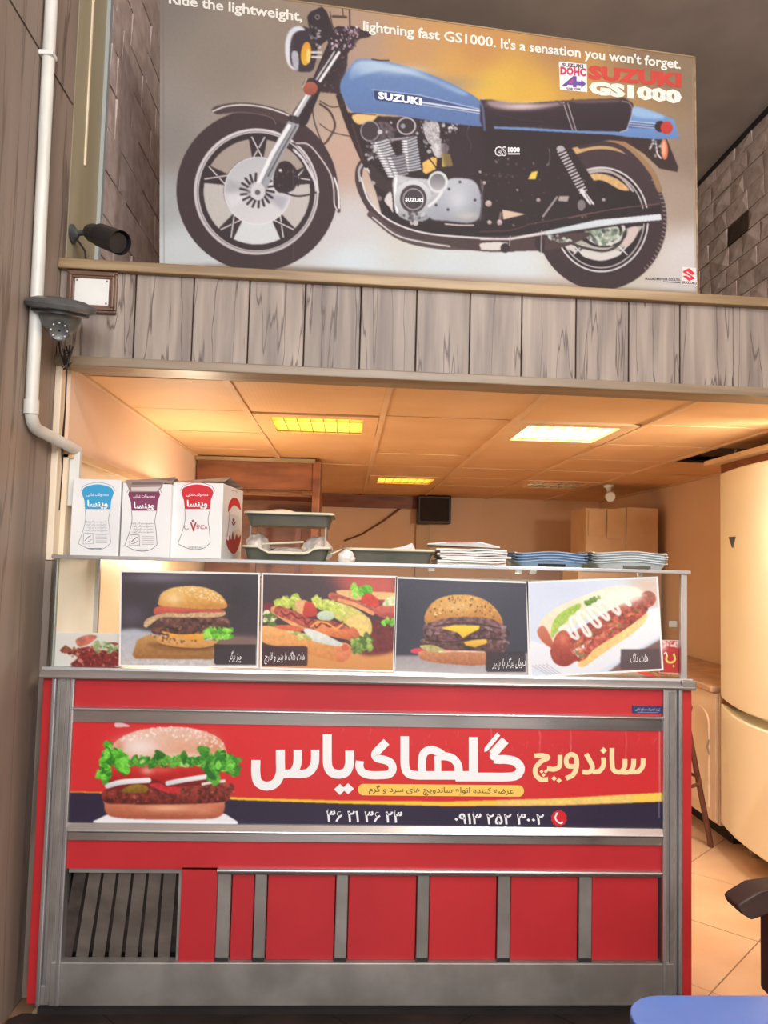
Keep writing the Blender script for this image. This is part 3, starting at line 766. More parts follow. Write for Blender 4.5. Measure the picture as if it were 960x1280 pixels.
# ---- hood cupboard, speaker, carton, wires at the back
t = thing('wall_cupboard', 'brown wooden open cupboard hanging below the ceiling at the far left of the kitchen', 'cupboard', (-.6, 5.3, 1.5))
MB().box((-.975, 5.03, 1.90), (-.235, 5.06, 2.085)).build('fascia', M['hoodwood'], t, bevel=.004)
MB().box((-.235, 5.02, 1.45), (-.185, 5.45, 2.09)).build('side_panel', M['hoodwood'], t, bevel=.004)
MB().box((-.975, 5.44, 1.30), (-.235, 5.46, 1.90)).build('back_panel', M['hoodwood'], t)
MB().box((-.975, 5.05, 1.86), (-.24, 5.44, 1.875)).build('shelf', M['hoodwood'], t)
MB().box((-.975, 5.06, 1.30), (-.24, 5.44, 1.33)).build('shelf', M['hoodwood'], t)
MB().box((-.98, 4.99, 2.075), (-.22, 5.05, 2.10)).build('cornice', M['trimwood'], t, bevel=.004)
f = MB(); f.box((-.62, 5.06, 1.33), (-.585, 5.09, 1.75)); f.box((-.62, 5.06, 1.72), (-.30, 5.09, 1.75)); f.box((-.335, 5.06, 1.33), (-.30, 5.09, 1.72))
f.build('inner_frame', M['stool'], t)
t = thing('speaker', 'black box speaker hanging on the back kitchen wall over a narrow post', 'speaker', (.82, 7.5, 1.84))
MB().box((.665, 7.42, 1.835), (.985, 7.60, 2.10)).build('cabinet', M['black'], t, bevel=.01)
MB().box((.685, 7.412, 1.855), (.965, 7.42, 2.08)).build('grille', M['dark_gap'], t, bevel=.004)
o = MB().box((.665, YB-.05, 0), (.80, YB, 1.83)).build('wall_post', M['ledge_rail'], bevel=.006); tag(o, 'narrow tan post on the back wall below the black speaker', 'post')
yp = YP(7.60)
tag(MB().tube([tuple(yp(525, 622)), tuple(yp(505, 632)), tuple(yp(478, 652)), tuple(yp(452, 668)), tuple(yp(430, 676))], [.014, .012, .008, .008, .008], 8).build('wall_wire', M['amber_cord'], smooth=60),
    'brown wire running diagonally across the back kitchen wall from the speaker', 'wire')
t = thing('cardboard_box', 'tall plain cardboard box with open flap under the small ceiling camera', 'box', (2.1, 6.2, 1.42))
MB().box((1.85, 6.0, 1.42), (2.42, 6.4, 1.915)).build('body', M['carton'], t, bevel=.003)
MB().prism([(1.87, 5.99, 1.70), (2.0, 5.99, 1.70), (2.0, 5.98, 1.90), (1.87, 5.985, 1.89)], (0, .006, 0)).build('flap', M['carton'], t)
MB().prism([(2.015, 5.985, 1.68), (2.16, 5.985, 1.68), (2.16, 5.98, 1.925), (2.015, 5.98, 1.905)], (0, .006, 0)).build('flap', M['carton'], t)
MB().prism([(2.17, 5.995, 1.44), (2.42, 5.995, 1.44), (2.42, 5.99, 1.925), (2.17, 5.985, 1.93)], (0, .005, 0)).build('flap', M['carton'], t)
t = thing('storage_cabinet', 'plain beige storage cabinet at the back right, under the cardboard box', 'cabinet', (2.1, 6.2, 0))
MB().box((1.80, 6.02, .06), (2.46, 6.46, 1.42)).build('body', M['cab_pink'], t, bevel=.004)
MB().box((1.83, 6.00, .10), (2.43, 6.02, 1.38)).build('door', M['cab_pink'], t, bevel=.004)
MB().box((1.84, 6.06, 0), (2.42, 6.42, .06)).build('plinth', M['dark_gap'], t)
t = thing('ceiling_camera', 'small white camera hanging from the ceiling above the cardboard box', 'camera', (2.03, 6.0, 2.1))
MB().lathe([(.04, 0), (.04, -.02), (.02, -.03), (.012, -.06)], (2.03, 6.0, 2.102), (0, 0, 1), 16).build('mount', M['white_plastic'], t, smooth=40)
MB().lathe([(.01, 0), (.038, .01), (.042, .06), (.036, .09)], (2.05, 6.02, 2.02), (-.3, -.9, -.2), 16).build('body', M['white_plastic'], t, smooth=40)
tag(MB().tube([(2.21, 4.35, 2.158), (2.20, 4.34, 2.12), (2.19, 4.33, 2.07)], .006, 6).build('hanging_wire', M['white_plastic'], smooth=60),
    'short pale wire hanging out of the missing ceiling tile', 'wire')

# ---- refrigerator
t = thing('refrigerator', 'cream two-door refrigerator with bowed doors at the right edge', 'refrigerator', (2.24, 3.66, 0))
MB().box((2.06, 3.2, .06), (2.49, 4.10, 1.94)).build('body', M['fridge'], t, bevel=.01)
def bowed(z0, z1, dip0, dip1):
    n = 14; vs = []; fs = []
    rows = 10
    for r in range(rows+1):
        for k in range(n+1):
            u = k/n; y = 3.2+.90*u; x = 1.995-.06*math.sin(math.pi*min(1, max(0, u)))**.8-(.0)
            zz = z0+(z1-z0)*r/rows
            if r == 0: zz = z0-dip0*math.sin(math.pi*u)
            if r == rows: zz = z1-dip1*math.sin(math.pi*u)
            vs.append((x, y, zz))
    m = (n+1)*(rows+1)
    vs += [(2.055, y, z) for (x, y, z) in vs]
    for r in range(rows):
        for k in range(n):
            a = r*(n+1)+k; fs.append((a, a+n+1, a+n+2, a+1)); a += m; fs.append((a, a+1, a+n+2, a+n+1))
    for k in range(n):
        fs.append((k, k+1, k+1+m, k+m)); a = rows*(n+1)+k; fs.append((a, a+m, a+m+1, a+1))
    for r in range(rows):
        a = r*(n+1); fs.append((a, a+m, a+m+n+1, a+n+1)); a += n; fs.append((a, a+n+1, a+m+n+1, a+m))
    return MB().add(vs, fs)
bowed(.79, 1.972, .02, 0).build('door', M['fridge'], t, smooth=40, bevel=.008)
bowed(.14, .755, 0, .03).build('door', M['fridge'], t, smooth=40, bevel=.008)
MB().box((2.0, 3.95, .752), (2.05, 4.09, .80)).build('hinge_cap', M['amber_cord'], t, bevel=.004)
MB().prism([(1.955, 3.83, 1.625), (1.955, 3.90, 1.625), (1.955, 3.865, 1.57)], (-.014, 0, 0)).build('badge', M['cam_grey'], t)
for y in (3.3, 4.0): MB().lathe([(.025, 0), (.025, .03), (.015, .07)], (2.12, y, 0), (0, 0, 1), 12).build('foot', M['trimwood'], t)
MB().box((2.075, 3.22, .065), (2.2, 4.08, .14)).build('plinth', M['dark_gap'], t)
t = thing('flat_carton', 'flattened cardboard carton lying on top of the cream refrigerator', 'carton', (2.2, 3.7, 1.975))
MB().box((1.93, 3.25, 2.02), (2.45, 4.15, 2.045)).build('lid', M['carton'], t, bevel=.003)
MB().box((1.99, 3.28, 1.975), (2.42, 4.08, 2.02)).build('tray', M['hoodwood'], t, bevel=.003)

# ---- right-hand kitchen cabinets
t = thing('base_cabinet', 'pale pink kitchen base cabinet with arched door panels between counter and refrigerator', 'cabinet', (2.25, 5.0, 0))
MB().box((2.02, 4.16, .10), (2.49, 5.95, .80)).build('body', M['cab_pink'], t)
MB().box((2.10, 4.18, 0), (2.45, 5.93, .10)).build('plinth', M['dark_gap'], t)
for k in range(4):
    y0 = 4.17+.445*k; y1 = y0+.435
    d = MB().box((2.0, y0, .11), (2.02, y1, .79)).build('door', M['cab_pink'], t, bevel=.004)
    pp = [(y0+.06, .17), (y1-.06, .17), (y1-.06, .62)]
    pp += [((y0+y1)/2+(.157)*math.cos(a), .62+.09*math.sin(a)) for a in np.linspace(.15, math.pi-.15, 9)]+[(y0+.06, .62)]
    MB().prism([(2.0, a, b) for a, b in pp], (-.010, 0, 0)).build('raised_panel', M['cab_pink'], d, bevel=.006)
    MB().tube([(1.985, y0+.04, .46), (1.975, y0+.04, .50), (1.985, y0+.04, .54)], .005, 8).build('handle', M['chrome'], d, smooth=60)
o = MB().box((1.965, 4.15, .80), (2.49, 6.0, .835)).build('worktop', M['worktop'], bevel=.008); tag(o, 'mottled pinkish stone worktop on the pale cabinets behind the counter', 'worktop')
t = thing('side_cabinet', 'low cream kitchen cabinet along the back wall', 'cabinet', (.6, 7.3, 0))
MB().box((-.9, 7.05, .1), (1.7, YB-.06, .82)).build('body', M['cab_pink'], t); MB().box((-.92, 7.03, .82), (1.72, YB-.06, .86)).build('top', M['worktop'], t, bevel=.005)
for k in range(5):
    MB().box((-.88+.515*k, 7.03, .12), (-.385+.515*k, 7.05, .80)).build('door', M['cab_pink'], t, bevel=.004)

# ---- stool behind the counter
t = thing('bar_stool', 'dark reddish stool behind the counter, one splayed leg showing at its right', 'stool', (1.66, 4.15, 0))
MB().lathe([(.02, .70), (.165, .70), (.185, .715), (.19, .735), (.18, .755), (.02, .76)], (1.66, 4.15, 0), (0, 0, 1), 28).build('seat', M['stool'], t, smooth=50)
for a in (-.05, math.pi/2, math.pi, 3*math.pi/2):
    ca, sa = math.cos(a), math.sin(a)
    MB().tube([(1.66+.16*ca, 4.15+.16*sa, .71), (1.66+.30*ca, 4.15+.30*sa, 0)], .015, 10).build('leg', M['stool'], t, smooth=60)
MB().tube([(1.66+.225*math.cos(a), 4.15+.225*math.sin(a), .36) for a in np.linspace(0, 2*math.pi, 25)], .009, 8).build('foot_ring', M['stool'], t, smooth=60)

# ---- chair at the right edge
t = thing('armchair', 'dark brown plastic chair at the right edge, only an armrest showing', 'chair', (1.27, 1.65, 0))
arm = [(.950, .657), (.960, .667), (1.0, .690), (1.06, .700), (1.42, .700), (1.42, .662), (1.10, .656), (1.03, .640), (.985, .625), (.958, .640)]
for y0 in (1.72+.15,): MB().prism([(x, y0, z) for x, z in arm], (0, .07, 0)).build('armrest', M['chair'], t, bevel=.008, smooth=50)
for y0 in (1.36,): MB().prism([(x, y0, z) for x, z in arm], (0, .07, 0)).build('armrest', M['chair'], t, bevel=.008, smooth=50)
for y in (1.88, 1.37):
    MB().box((1.035, y, .44), (1.075, y+.05, .665)).build('arm_support', M['chair'], t, bevel=.006)
MB().box((1.05, 1.37, .41), (1.48, 1.93, .45)).build('seat', M['chair'], t, bevel=.015)
MB().prism([(1.44, 1.38, .44), (1.48, 1.38, .44), (1.56, 1.38, .95), (1.52, 1.38, .95)], (0, .54, 0)).build('backrest', M['chair'], t, bevel=.012)
for x, y in ((1.06, 1.385), (1.06, 1.88), (1.44, 1.385), (1.44, 1.88)):
    MB().prism([(x, y, .42), (x+.04, y, .42), (x+.04, y+.04, .42), (x, y+.04, .42)], (0, 0, -.42)).build('leg', M['chair'], t, bevel=.005)

# ---- blue table in front
t = thing('blue_table', 'glossy blue table top in the lower right foreground', 'table', (.9, .85, 0))
c = []
for cx, cy, a0 in ((.535, 1.245, 90), (.535, .48, 180), (1.33, .48, 270), (1.33, 1.245, 0)):
    for k in range(7): a = math.radians(a0+15*k); c.append((cx+.07*math.cos(a), cy+.07*math.sin(a), .725))
MB().prism(c, (0, 0, .025)).build('tabletop', M['blue_table'], t, bevel=.006)
for x in (.58, 1.28):
    for y in (.53, 1.19): MB().tube([(x, y, 0), (x, y, .726)], .018, 12).build('leg', M['table_leg'], t, smooth=60)

# ---- hall bulb (hangs above the camera)
t = thing('hanging_bulb', 'plain bulb hanging from the hall ceiling', 'lamp', (.75, 0, 2.8))
MB().tube([(.75, 0, 2.86), (.75, 0, ZU)], .004, 6).build('flex', M['cord'], t)
MB().lathe([(.02, 0), (.02, .07), (.012, .08)], (.75, 0, 2.80), (0, 0, 1), 12).build('socket', M['black'], t, smooth=40)
t = thing('hall_ceiling_lamp', 'round lamp on the hall ceiling above the camera', 'lamp', (1.36, .11, 3.97))
MB().lathe([(.14, 0), (.15, .04), (.10, .07)], (1.36, .11, 4.21), (0, 0, 1), 24).build('base', M['white_plastic'], t, smooth=40)
MB().tube([(1.36, .11, 4.21), (1.36, .11, 3.97)], .006, 8).build('stem', M['cord'], t)
t = thing('fill_light_housing', 'added unseen housing for the kitchen fill light beyond the right edge', 'lamp', (2.0, 2.98, 2.1))  # made-up housing around the added kitchen fill, out of view
MB().box((1.73, 2.93, 1.95), (2.27, 3.03, 1.99)).build('housing', M['white_plastic'], t, bevel=.004)
for x in (1.80, 2.20): MB().tube([(x, 2.98, 1.985), (x, 2.98, 2.107)], .004, 6).build('rod', M['cord'], t)

# ================================================================== COUNTER
YF = 2.592; fp = YP(YF)
def X(px, py=1000): return float(fp(px, py)[0])
ct = thing('food_counter', 'red food counter with chrome posts, glass display case and a sandwich shop banner', 'counter', (.1, 2.85, 0))
CL, CR, CB, CT = -.965, 1.165, .04, 1.055
YR = 3.18
# carcass
MB().box((CL+.032, YF+.10, CB+.02), (CR-.036, YF+.12, CT-.04)).build('backing', M['dark_gap'], ct)
MB().box((CL, YF+.004, CB), (CL+.03, YR, CT)).build('side_panel', M['red_side'], ct, bevel=.002)
MB().box((CR-.034, YF+.004, CB), (CR, YR, CT)).build('side_panel', M['red_side'], ct, bevel=.002)
MB().box((CL+.03, YF+.05, CT-.03), (CR-.034, YR, CT-.002)).build('deck', M['steel_dull'], ct)
MB().box((CL+.03, YF+.018, 0), (CR-.03, YR-.03, CB-.001)).build('plinth', M['dark_gap'], ct)
# posts: ribbed chrome corner columns
def post(x0, x1):
    m = MB(); w_ = (x1-x0)/6
    m.box((x0, YF-.012, CB), (x0+w_*1.2, YF+.05, CT)); m.box((x0+w_*1.2, YF-.002, CB), (x1-w_*1.2, YF+.05, CT)); m.box((x1-w_*1.2, YF-.012, CB), (x1, YF+.05, CT))
    p = m.build('corner_post', M['chrome_v'], ct, bevel=.004)
    MB().box((x0+w_*2.2, YF-.007, CB+.01), (x1-w_*2.2, YF, CT-.01)).build('rib', M['steel_dull'], p, bevel=.002)
post(CL+.032, CL+.105); post(1.062, 1.128)
PX0, PX1 = CL+.105, 1.062
# red upper strip, rails, banner board
MB().box((PX0, YF, .962), (PX1, YF+.03, CT)).build('red_panel', M['red'], ct, bevel=.001)
def rail(name, z0, z1, x0=PX0, x1=PX1, d=.014, parent=ct, m='chrome'):
    r = []; n = 7; h = z1-z0
    prof = [(YF+.02, z0), (YF-d*.4, z0)]+[(YF-d*(.4+.6*math.sin(math.pi*k/n)), z0+h*k/n) for k in range(1, n)]+[(YF-d*.4, z1), (YF+.02, z1)]
    return MB().prism([(x0, y, z) for y, z in prof], (x1-x0, 0, 0)).build(name, M[m], parent, smooth=50)
def rail2(name, z0, z1, zs, x0=PX0, x1=PX1, d=.014):
    """extruded rail: bright rolled upper lip over a flat, slightly reclined lower web"""
    prof = [(YF+.02, z0), (YF-.003, z0), (YF-.006, zs)]
    h = z1-zs
    for k in range(0, 13): a = math.pi*k/12; prof.append((YF-.006-d*math.sin(a)*.9, zs+h*(1-math.cos(a))/2))
    prof += [(YF+.02, z1)]
    return MB().prism([(x0, y, z) for y, z in prof], (x1-x0, 0, 0)).build(name, M['rail'], ct, smooth=50)
rail2('rail', .916, .966, .953)
MB().prism([(PX0, y, z) for y, z in ((YF+.02, .545), (YF-.004, .545), (YF-.007, .572), (YF-.018, .576), (YF-.019, .580), (YF-.004, .600), (YF+.02, .602))], (PX1-PX0, 0, 0)).build('rail', M['rail'], ct, bevel=.0015)
MB().box((PX0, YF+.004, .455), (PX1, YF+.03, .548)).build('red_panel', M['red'], ct)
# lower front
xv1 = X(225, 1140); xr0 = X(270, 1140)
MB().box((xv1, YF+.004, .165), (xr0, YF+.03, .462)).build('red_panel', M['red'], ct, bevel=.001)
rail2('rail', .443, .462, .450, x0=xr0, x1=PX1, d=.006)
mull = [(270, 287), (317, 332), (419, 434), (521, 536), (622, 638), (724, 740)]
xs = [(X(a, 1150), X(b, 1150)) for a, b in mull]
for a, b in xs:
    mu = MB().box((a, YF+.002, .172), (b, YF+.03, .446)).build('mullion', M['steel_dull'], ct, bevel=.003)
    MB().box((a+.001, YF, .172), (b-.001, YF+.004, .184)).build('end_cap', M['black'], mu)
for k in range(6):
    a = xs[k][1]; b = xs[k+1][0] if k < 5 else PX1-.004
    MB().box((a+.003, YF+.012, .172), (b-.003, YF+.032, .446)).build('red_panel', M['red'], ct, bevel=.002)
MB().box((xr0, YF+.028, .168), (PX1, YF+.034, .45)).build('recess', M['dark_gap'], ct)
# vent with slanted louvre slats
vx0, vx1, vz0, vz1 = PX0+.004, xv1, .172, .452
MB().box((vx0, YF+.06, vz0), (vx1, YF+.07, vz1)).build('vent_back', M['dirtygrey'], ct)
MB().box((vx0, YF+.012, vz1-.012), (vx1, YF+.03, vz1)).build('vent_frame', M['steel_dull'], ct)
MB().box((vx1-.01, YF+.012, vz0), (vx1, YF+.03, vz1-.012)).build('vent_frame', M['steel_dull'], ct)
for k in range(7):
    xt = vx1-.014-.0475*(k+1); xb = xt-.010-.004*k
    wv = .040
    MB().prism([(xb, YF+.030, vz0), (xb+wv, YF+.024, vz0), (xt+wv, YF+.024, vz1-.012), (xt, YF+.030, vz1-.012)], (0, .003, 0)).build('vent_slat', M['slat'] if k < 6 else M['dirtygrey'], ct)
# base panel
MB().box((CL+.072, YF-.008, CB), (1.10, YF+.03, .172)).build('base_panel', M['steel_dull'], ct, bevel=.003)
MB().box((CL+.035, YF-.004, CB), (CL+.075, YF+.03, .10)).build('base_corner', M['steel_dull'], ct, bevel=.003)
# ledge rail between body and glass case
prof = [(YF+.05, CT), (YF-.022, CT), (YF-.026, CT+.006), (YF-.022, CT+.012), (YF-.008, CT+.026), (YF-.006, CT+.034), (YF+.05, CT+.034)]
MB().prism([(CL-.002, y, z) for y, z in prof], (CR-CL, 0, 0)).build('ledge_rail', M['chrome'], ct, smooth=30)
MB().box((CR-.045, YF-.024, CT-.002), (CR+.004, YF+.05, CT+.03)).build('corner_cap', M['steel_dull'], ct, bevel=.004)
# glass display case
GZ0, GZ1 = CT+.034, 1.438; GX0, GX1 = CL+.02, 1.140
MB().box((GX0, YF+.010, GZ0), (GX1, YF+.015, GZ1)).build('glass_front', M['glass'], ct)
MB().box((GX0, YF+.015, GZ0), (GX0+.004, YF+.40, GZ1)).build('frosted_side', M['frosted'], ct)
MB().box((-.60, YF+.355, 1.388), (.90, YF+.372, 1.400)).build('case_fill_housing', M['white_plastic'], ct)  # added bar that carries the case fill light
MB().box((GX1-.004, YF+.015, GZ0), (GX1, YF+.40, GZ1)).build('glass_side', M['glass'], ct)
gt = MB().box((GX0-.01, YF-.004, 1.438), (GX1+.015, YF+.44, 1.4465)).build('glass_top', M['glass_top'], ct)
m = MB(); m.box((GX0-.01, YF-.010, 1.437), (GX1+.017, YF+.004, 1.4495)); m.box((GX1+.005, YF, 1.437), (GX1+.017, YF+.44, 1.4495))
m.build('glass_edge', M['chrome'], ct, bevel=.002)
MB().box((GX1-.012, YF+.002, CT+.03), (GX1+.010, YF+.022, 1.438)).build('case_post', M['chrome_v'], ct, bevel=.003)
MB().box((GX0-.006, YF+.004, CT+.03), (GX0+.008, YF+.020, 1.438)).build('case_post', M['glass_top'], ct, bevel=.003)
MB().box((GX1-.012, YF+.40, CT+.03), (GX1+.010, YF+.42, 1.438)).build('case_post', M['chrome_v'], ct, bevel=.003)
MB().box((GX0, YF+.40, CT+.03), (GX0+.02, YF+.42, 1.438)).build('case_post', M['chrome_v'], ct, bevel=.003)
p = fp(845, 781); MB().box((p[0]-.014, YF+.018, p[2]-.012), (p[0]+.014, YF+.03, p[2]+.012)).build('glass_clamp', M['chrome'], ct, bevel=.003)
# seams/brackets under the glass top
for px in (540, 650, 668): 
    p = fp(px, 712); MB().box((p[0]-.012, YF+.016, 1.424), (p[0]+.012, YF+.03, 1.438)).build('glass_bracket', M['bag'], ct, bevel=.002)
# small blue sticker
sp = YP(YF-.001); a = sp(790, 882); b = sp(828, 892)
st = MB().box((a[0], YF-.0015, b[2]), (PX1, YF, a[2])).build('maker_sticker', M['blue_sticker'], ct)
pr = Print(YP(YF-.0016), .0003)
pr.text(farsi('تولید تجهیزات صنایع غذایی'), (794, 887.6), (825, 888.2), 3.2, (190, 196, 220), .01); pr.ribbon([(797, 890.4), (823, 890.8)], .7, (130, 138, 180))
pr.build('sticker_lettering', M['ink'], st)

# ================================================================== THINGS ON THE GLASS TOP
ZT = 1.4465
GROUPB = 'printed paper boxes on the glass top'
def paper_box(name, label, x0, x1, y0, depth, h, rot, col, dark, open_top):
    cx = (x0+x1)/2; t = thing(name, label, 'box', (cx, y0+depth/2, ZT), GROUPB)
    xf = Matrix.Translation((cx, y0+depth/2, ZT)) @ Matrix.Rotation(rot, 4, 'Z')
    w2 = (x1-x0)/2; d2 = depth/2
    MB().box((-w2, -d2, 0), (w2, d2, h), xf=xf).build('carton', M['box_white'], t, bevel=.003)
    if open_top:
        f = MB()
        zz = h+.002
        f.add([xf @ Vector(p) for p in ((-w2, -d2, zz), (w2, -d2, zz), (w2*.9, -d2*.1, zz+.034), (-w2*.6, -d2*.2, zz+.020))], [(0, 1, 2, 3)])
        f.add([xf @ Vector(p) for p in ((-w2*.7, -d2*.3, zz+.004), (w2, -d2*.3, zz+.026), (w2, d2, zz+.008), (-w2, d2, zz+.002))], [(0, 1, 2, 3)])
        f.build('torn_flap', M['box_inside'], t)
    q = xf.to_3x3()
    n = q @ Vector((0, -1, 0)); pc = xf @ Vector((0, -d2, 0))
    return t, Plane(pc, n), xf, w2, d2, h

def box_print(pl, ox, oy, top_col, line_col, logo, parent, squash=1.):
    f = lambda pts: [(ox+(x-175)/4.17*squash, oy+y/4.17) for x, y in pts]
    pr = Print(pl, .0006)
    dome = smooth_pts(f([(92, 150), (108, 122), (175, 106), (242, 122), (260, 150)]), False, 5).tolist()+f([(246, 190), (242, 235), (110, 235), (106, 190)])
    pr.poly(dome, top_col)
    pr.ribbon(f([(110, 235), (112, 290), (98, 350), (74, 415)]), .6, line_col)
    pr.ribbon(f([(74, 415), (120, 438), (165, 446), (210, 438), (243, 412)]), .6, line_col)
    pr.ribbon(f([(243, 412), (238, 340), (232, 290), (242, 235)]), .6, line_col)
    pr.ribbon(f([(85, 142), (108, 112), (175, 96), (244, 112), (268, 142)]), .5, top_col)
    pr.text(farsi('محصولات غذایی'), f([(118, 166)])[0], f([(232, 166)])[0], 3.4, (238, 240, 242), .01)
    pr.text(farsi('وینسا'), f([(122, 222)])[0], f([(228, 222)])[0], 8.0, (246, 246, 248), .03)
    if logo:
        c = (176, 40, 52)
        A = f([(112, 330)])[0]; pr.text('V', f([(138, 350)])[0], f([(172, 350)])[0], 11, c, .03)
        pr.text('ENCA', f([(172, 338)])[0], f([(228, 340)])[0], 5.5, c, .0); pr.disc(*f([(152, 296)])[0], 1.3, 1.3, c)
        pr.ribbon(f([(112, 320), (108, 332), (120, 342), (130, 335)]), .8, c); pr.text('(VENCA)', f([(130, 440)])[0], f([(200, 440)])[0], 2.6, (110, 110, 116))
    else:
        for k, (a, b) in enumerate(((105, 225), (112, 222), (118, 222), (110, 226))):
            pr.text(farsi('ساندویچ سرد و گرم خانواده'), f([(a, 304+15*k)])[0], f([(b, 304+15*k)])[0], 2.0, line_col)
        q = f([(102, 362), (150, 360), (152, 415), (100, 417)]); pr.ribbon(q+[q[0]], .6, line_col, sm=False)
        pr.ribbon(f([(108, 400), (122, 385), (140, 372)]), .9, line_col); pr.ribbon(f([(108, 408), (126, 404), (145, 392)]), .6, line_col)
        for k in range(5): pr.ribbon(f([(165, 370+10*k), (225, 370+10*k)]), .35, line_col, sm=False)
        pr.ribbon(f([(120, 440), (195, 440)]), .9, line_col, sm=False)
    return pr


T, pl1, xf, w2, d2, h = paper_box('sandwich_box', 'white paper box with blue label, leftmost of three on the glass top', -.957, -.791, 2.75, .22, .268, 0, None, None, False)
box_print(pl1, 122, 580, (52, 158, 208), (120, 132, 150), False, T).build('label_print', M['ink'], T)
T, pl1, xf, w2, d2, h = paper_box('sandwich_box', 'white paper box with purple label and torn open top, middle of three', -.786, -.617, 2.75, .22, .258, 0, None, None, True)
box_print(pl1, 180, 582, (128, 48, 88), (96, 60, 80), False, T).build('label_print', M['ink'], T)
pr = Print(pl1, .0012); g = lambda *pts: [(80+x/4.17, 580+y/4.17) for x, y in pts]
pr.poly(g((318, 84), (330, 82), (540, 84), (520, 100), (505, 130), (480, 148), (345, 148), (335, 125)), (150, 128, 122)); pr.poly(g((350, 122), (505, 118), (485, 142), (352, 140)), (206, 196, 192)); pr.poly(g((356, 96), (520, 92), (512, 106), (350, 108)), (112, 92, 90)); pr.poly(g((345, 146), (486, 146), (482, 160), (350, 158)), (104, 48, 74))
pr.build('torn_edge', M['ink'], T)
T, pl1, xf, w2, d2, h = paper_box('sandwich_box', 'white paper box with red label and logo, rightmost of three', -.605, -.425, 2.77, .30, .268, -.10, None, None, True)
pr = box_print(pl1, 246.5, 580, (204, 40, 52), (90, 84, 92), True, T); pr.build('label_print', M['ink'], T)
q3 = xf.to_3x3(); n = q3 @ Vector((1, 0, 0)); sp_ = Plane(xf @ Vector((w2, 0, 0)), n)
pr = Print(sp_, .0006)
g = lambda pts: [(80+x/4.17, 580+y/4.17) for x, y in pts]
pr.poly(smooth_pts(g([(855, 250), (862, 200), (885, 176), (910, 190), (922, 240), (905, 225), (885, 215), (868, 235)]), True, 4).tolist(), (200, 50, 60))
pr.poly(smooth_pts(g([(845, 390), (858, 400), (862, 370), (872, 395), (880, 350), (888, 395), (900, 365), (908, 385), (922, 370), (915, 420), (890, 468), (865, 455), (850, 425)]), True, 4).tolist(), (176, 52, 66))
pr.ribbon(g([(862, 250), (858, 320), (850, 380)]), .5, (150, 90, 100)); pr.ribbon(g([(876, 300), (884, 318), (894, 300)]), 1.4, (150, 60, 80)); pr.disc(*g([(884, 292)])[0], 1.2, 2, (150, 60, 80))
pr.ribbon(g([(875, 142), (890, 138), (903, 148)]), .6, (180, 120, 128)); pr.build('side_print', M['ink'], T)


def rrect(x0, x1, y0, y1, r, z, n=4, zf=None):
    c = []
    for cx, cy, a0 in ((x1-r, y1-r, 0), (x0+r, y1-r, 90), (x0+r, y0+r, 180), (x1-r, y0+r, 270)):
        for k in range(n+1): a = math.radians(a0+90*k/n); c.append((cx+r*math.cos(a), cy+r*math.sin(a)))
    # subdivide the long straight sides so a rim can dip
    out = []
    for i in range(len(c)):
        a, b = c[i], c[(i+1) % len(c)]; out.append(a); L_ = math.hypot(a[0]-b[0], a[1]-b[1])
        if L_ > .05:
            for k in range(1, 12): out.append((a[0]+(b[0]-a[0])*k/12, a[1]+(b[1]-a[1])*k/12))
    return [(x, y, z+(zf(x, y) if zf else 0)) for x, y in out]


def tray_mesh(x0, x1, y0, y1, z0, h, flare=.012, lip=.010, zf=None, r=.03):
    L_ = []
    e = [(flare, 0, None), (0, h-.003, zf), (-lip, h-.003, zf), (-lip, h, zf), (.002, h, zf), (flare+.002, .003, None)]
    for d, z, f in e: L_.append(rrect(x0+d, x1-d, y0+d, y1-d, max(r-d, .006), z0+z, zf=f))
    n = len(L_[0]); b = MB(); vs = [p for l in L_ for p in l]; fs = []
    for k in range(len(L_)-1):
        for i in range(n): fs.append((k*n+i, k*n+(i+1) % n, (k+1)*n+(i+1) % n, (k+1)*n+i))
    fs.append(tuple(range(n-1, -1, -1))); e_ = (len(L_)-1)*n; fs.append(tuple(range(e_, e_+n)))
    return b.add(vs, fs)


def deep_tray(label, x0, x1, y0, z0, h, depth=.26, zf=None, group=None):
    t = thing('serving_tray', label, 'tray', ((x0+x1)/2, y0+depth/2, z0), group)
    tray_mesh(x0, x1, y0, y0+depth, z0, h, zf=zf).build('body', M['tray_grey'], t, smooth=40)
    m = MB(); a = rrect(x0-.011, x1+.011, y0-.011, y0+depth+.011, .04, z0+h+.0005, zf=zf); c = rrect(x0+.001, x1-.001, y0+.001, y0+depth-.001, .028, z0+h+.0005, zf=zf)
    a2 = [(x, y, z+.007) for x, y, z in a]; c2 = [(x, y, z+.007) for x, y, z in c]; n = len(a)
    vs = a+a2+c2+c; fs = []
    for k in range(4):
        for i in range(n): fs.append((k*n+i, k*n+(i+1) % n, ((k+1) % 4)*n+(i+1) % n, ((k+1) % 4)*n+i))
    m.add(vs, fs).build('rim', M['tray_rim'], t, smooth=40)
    return t


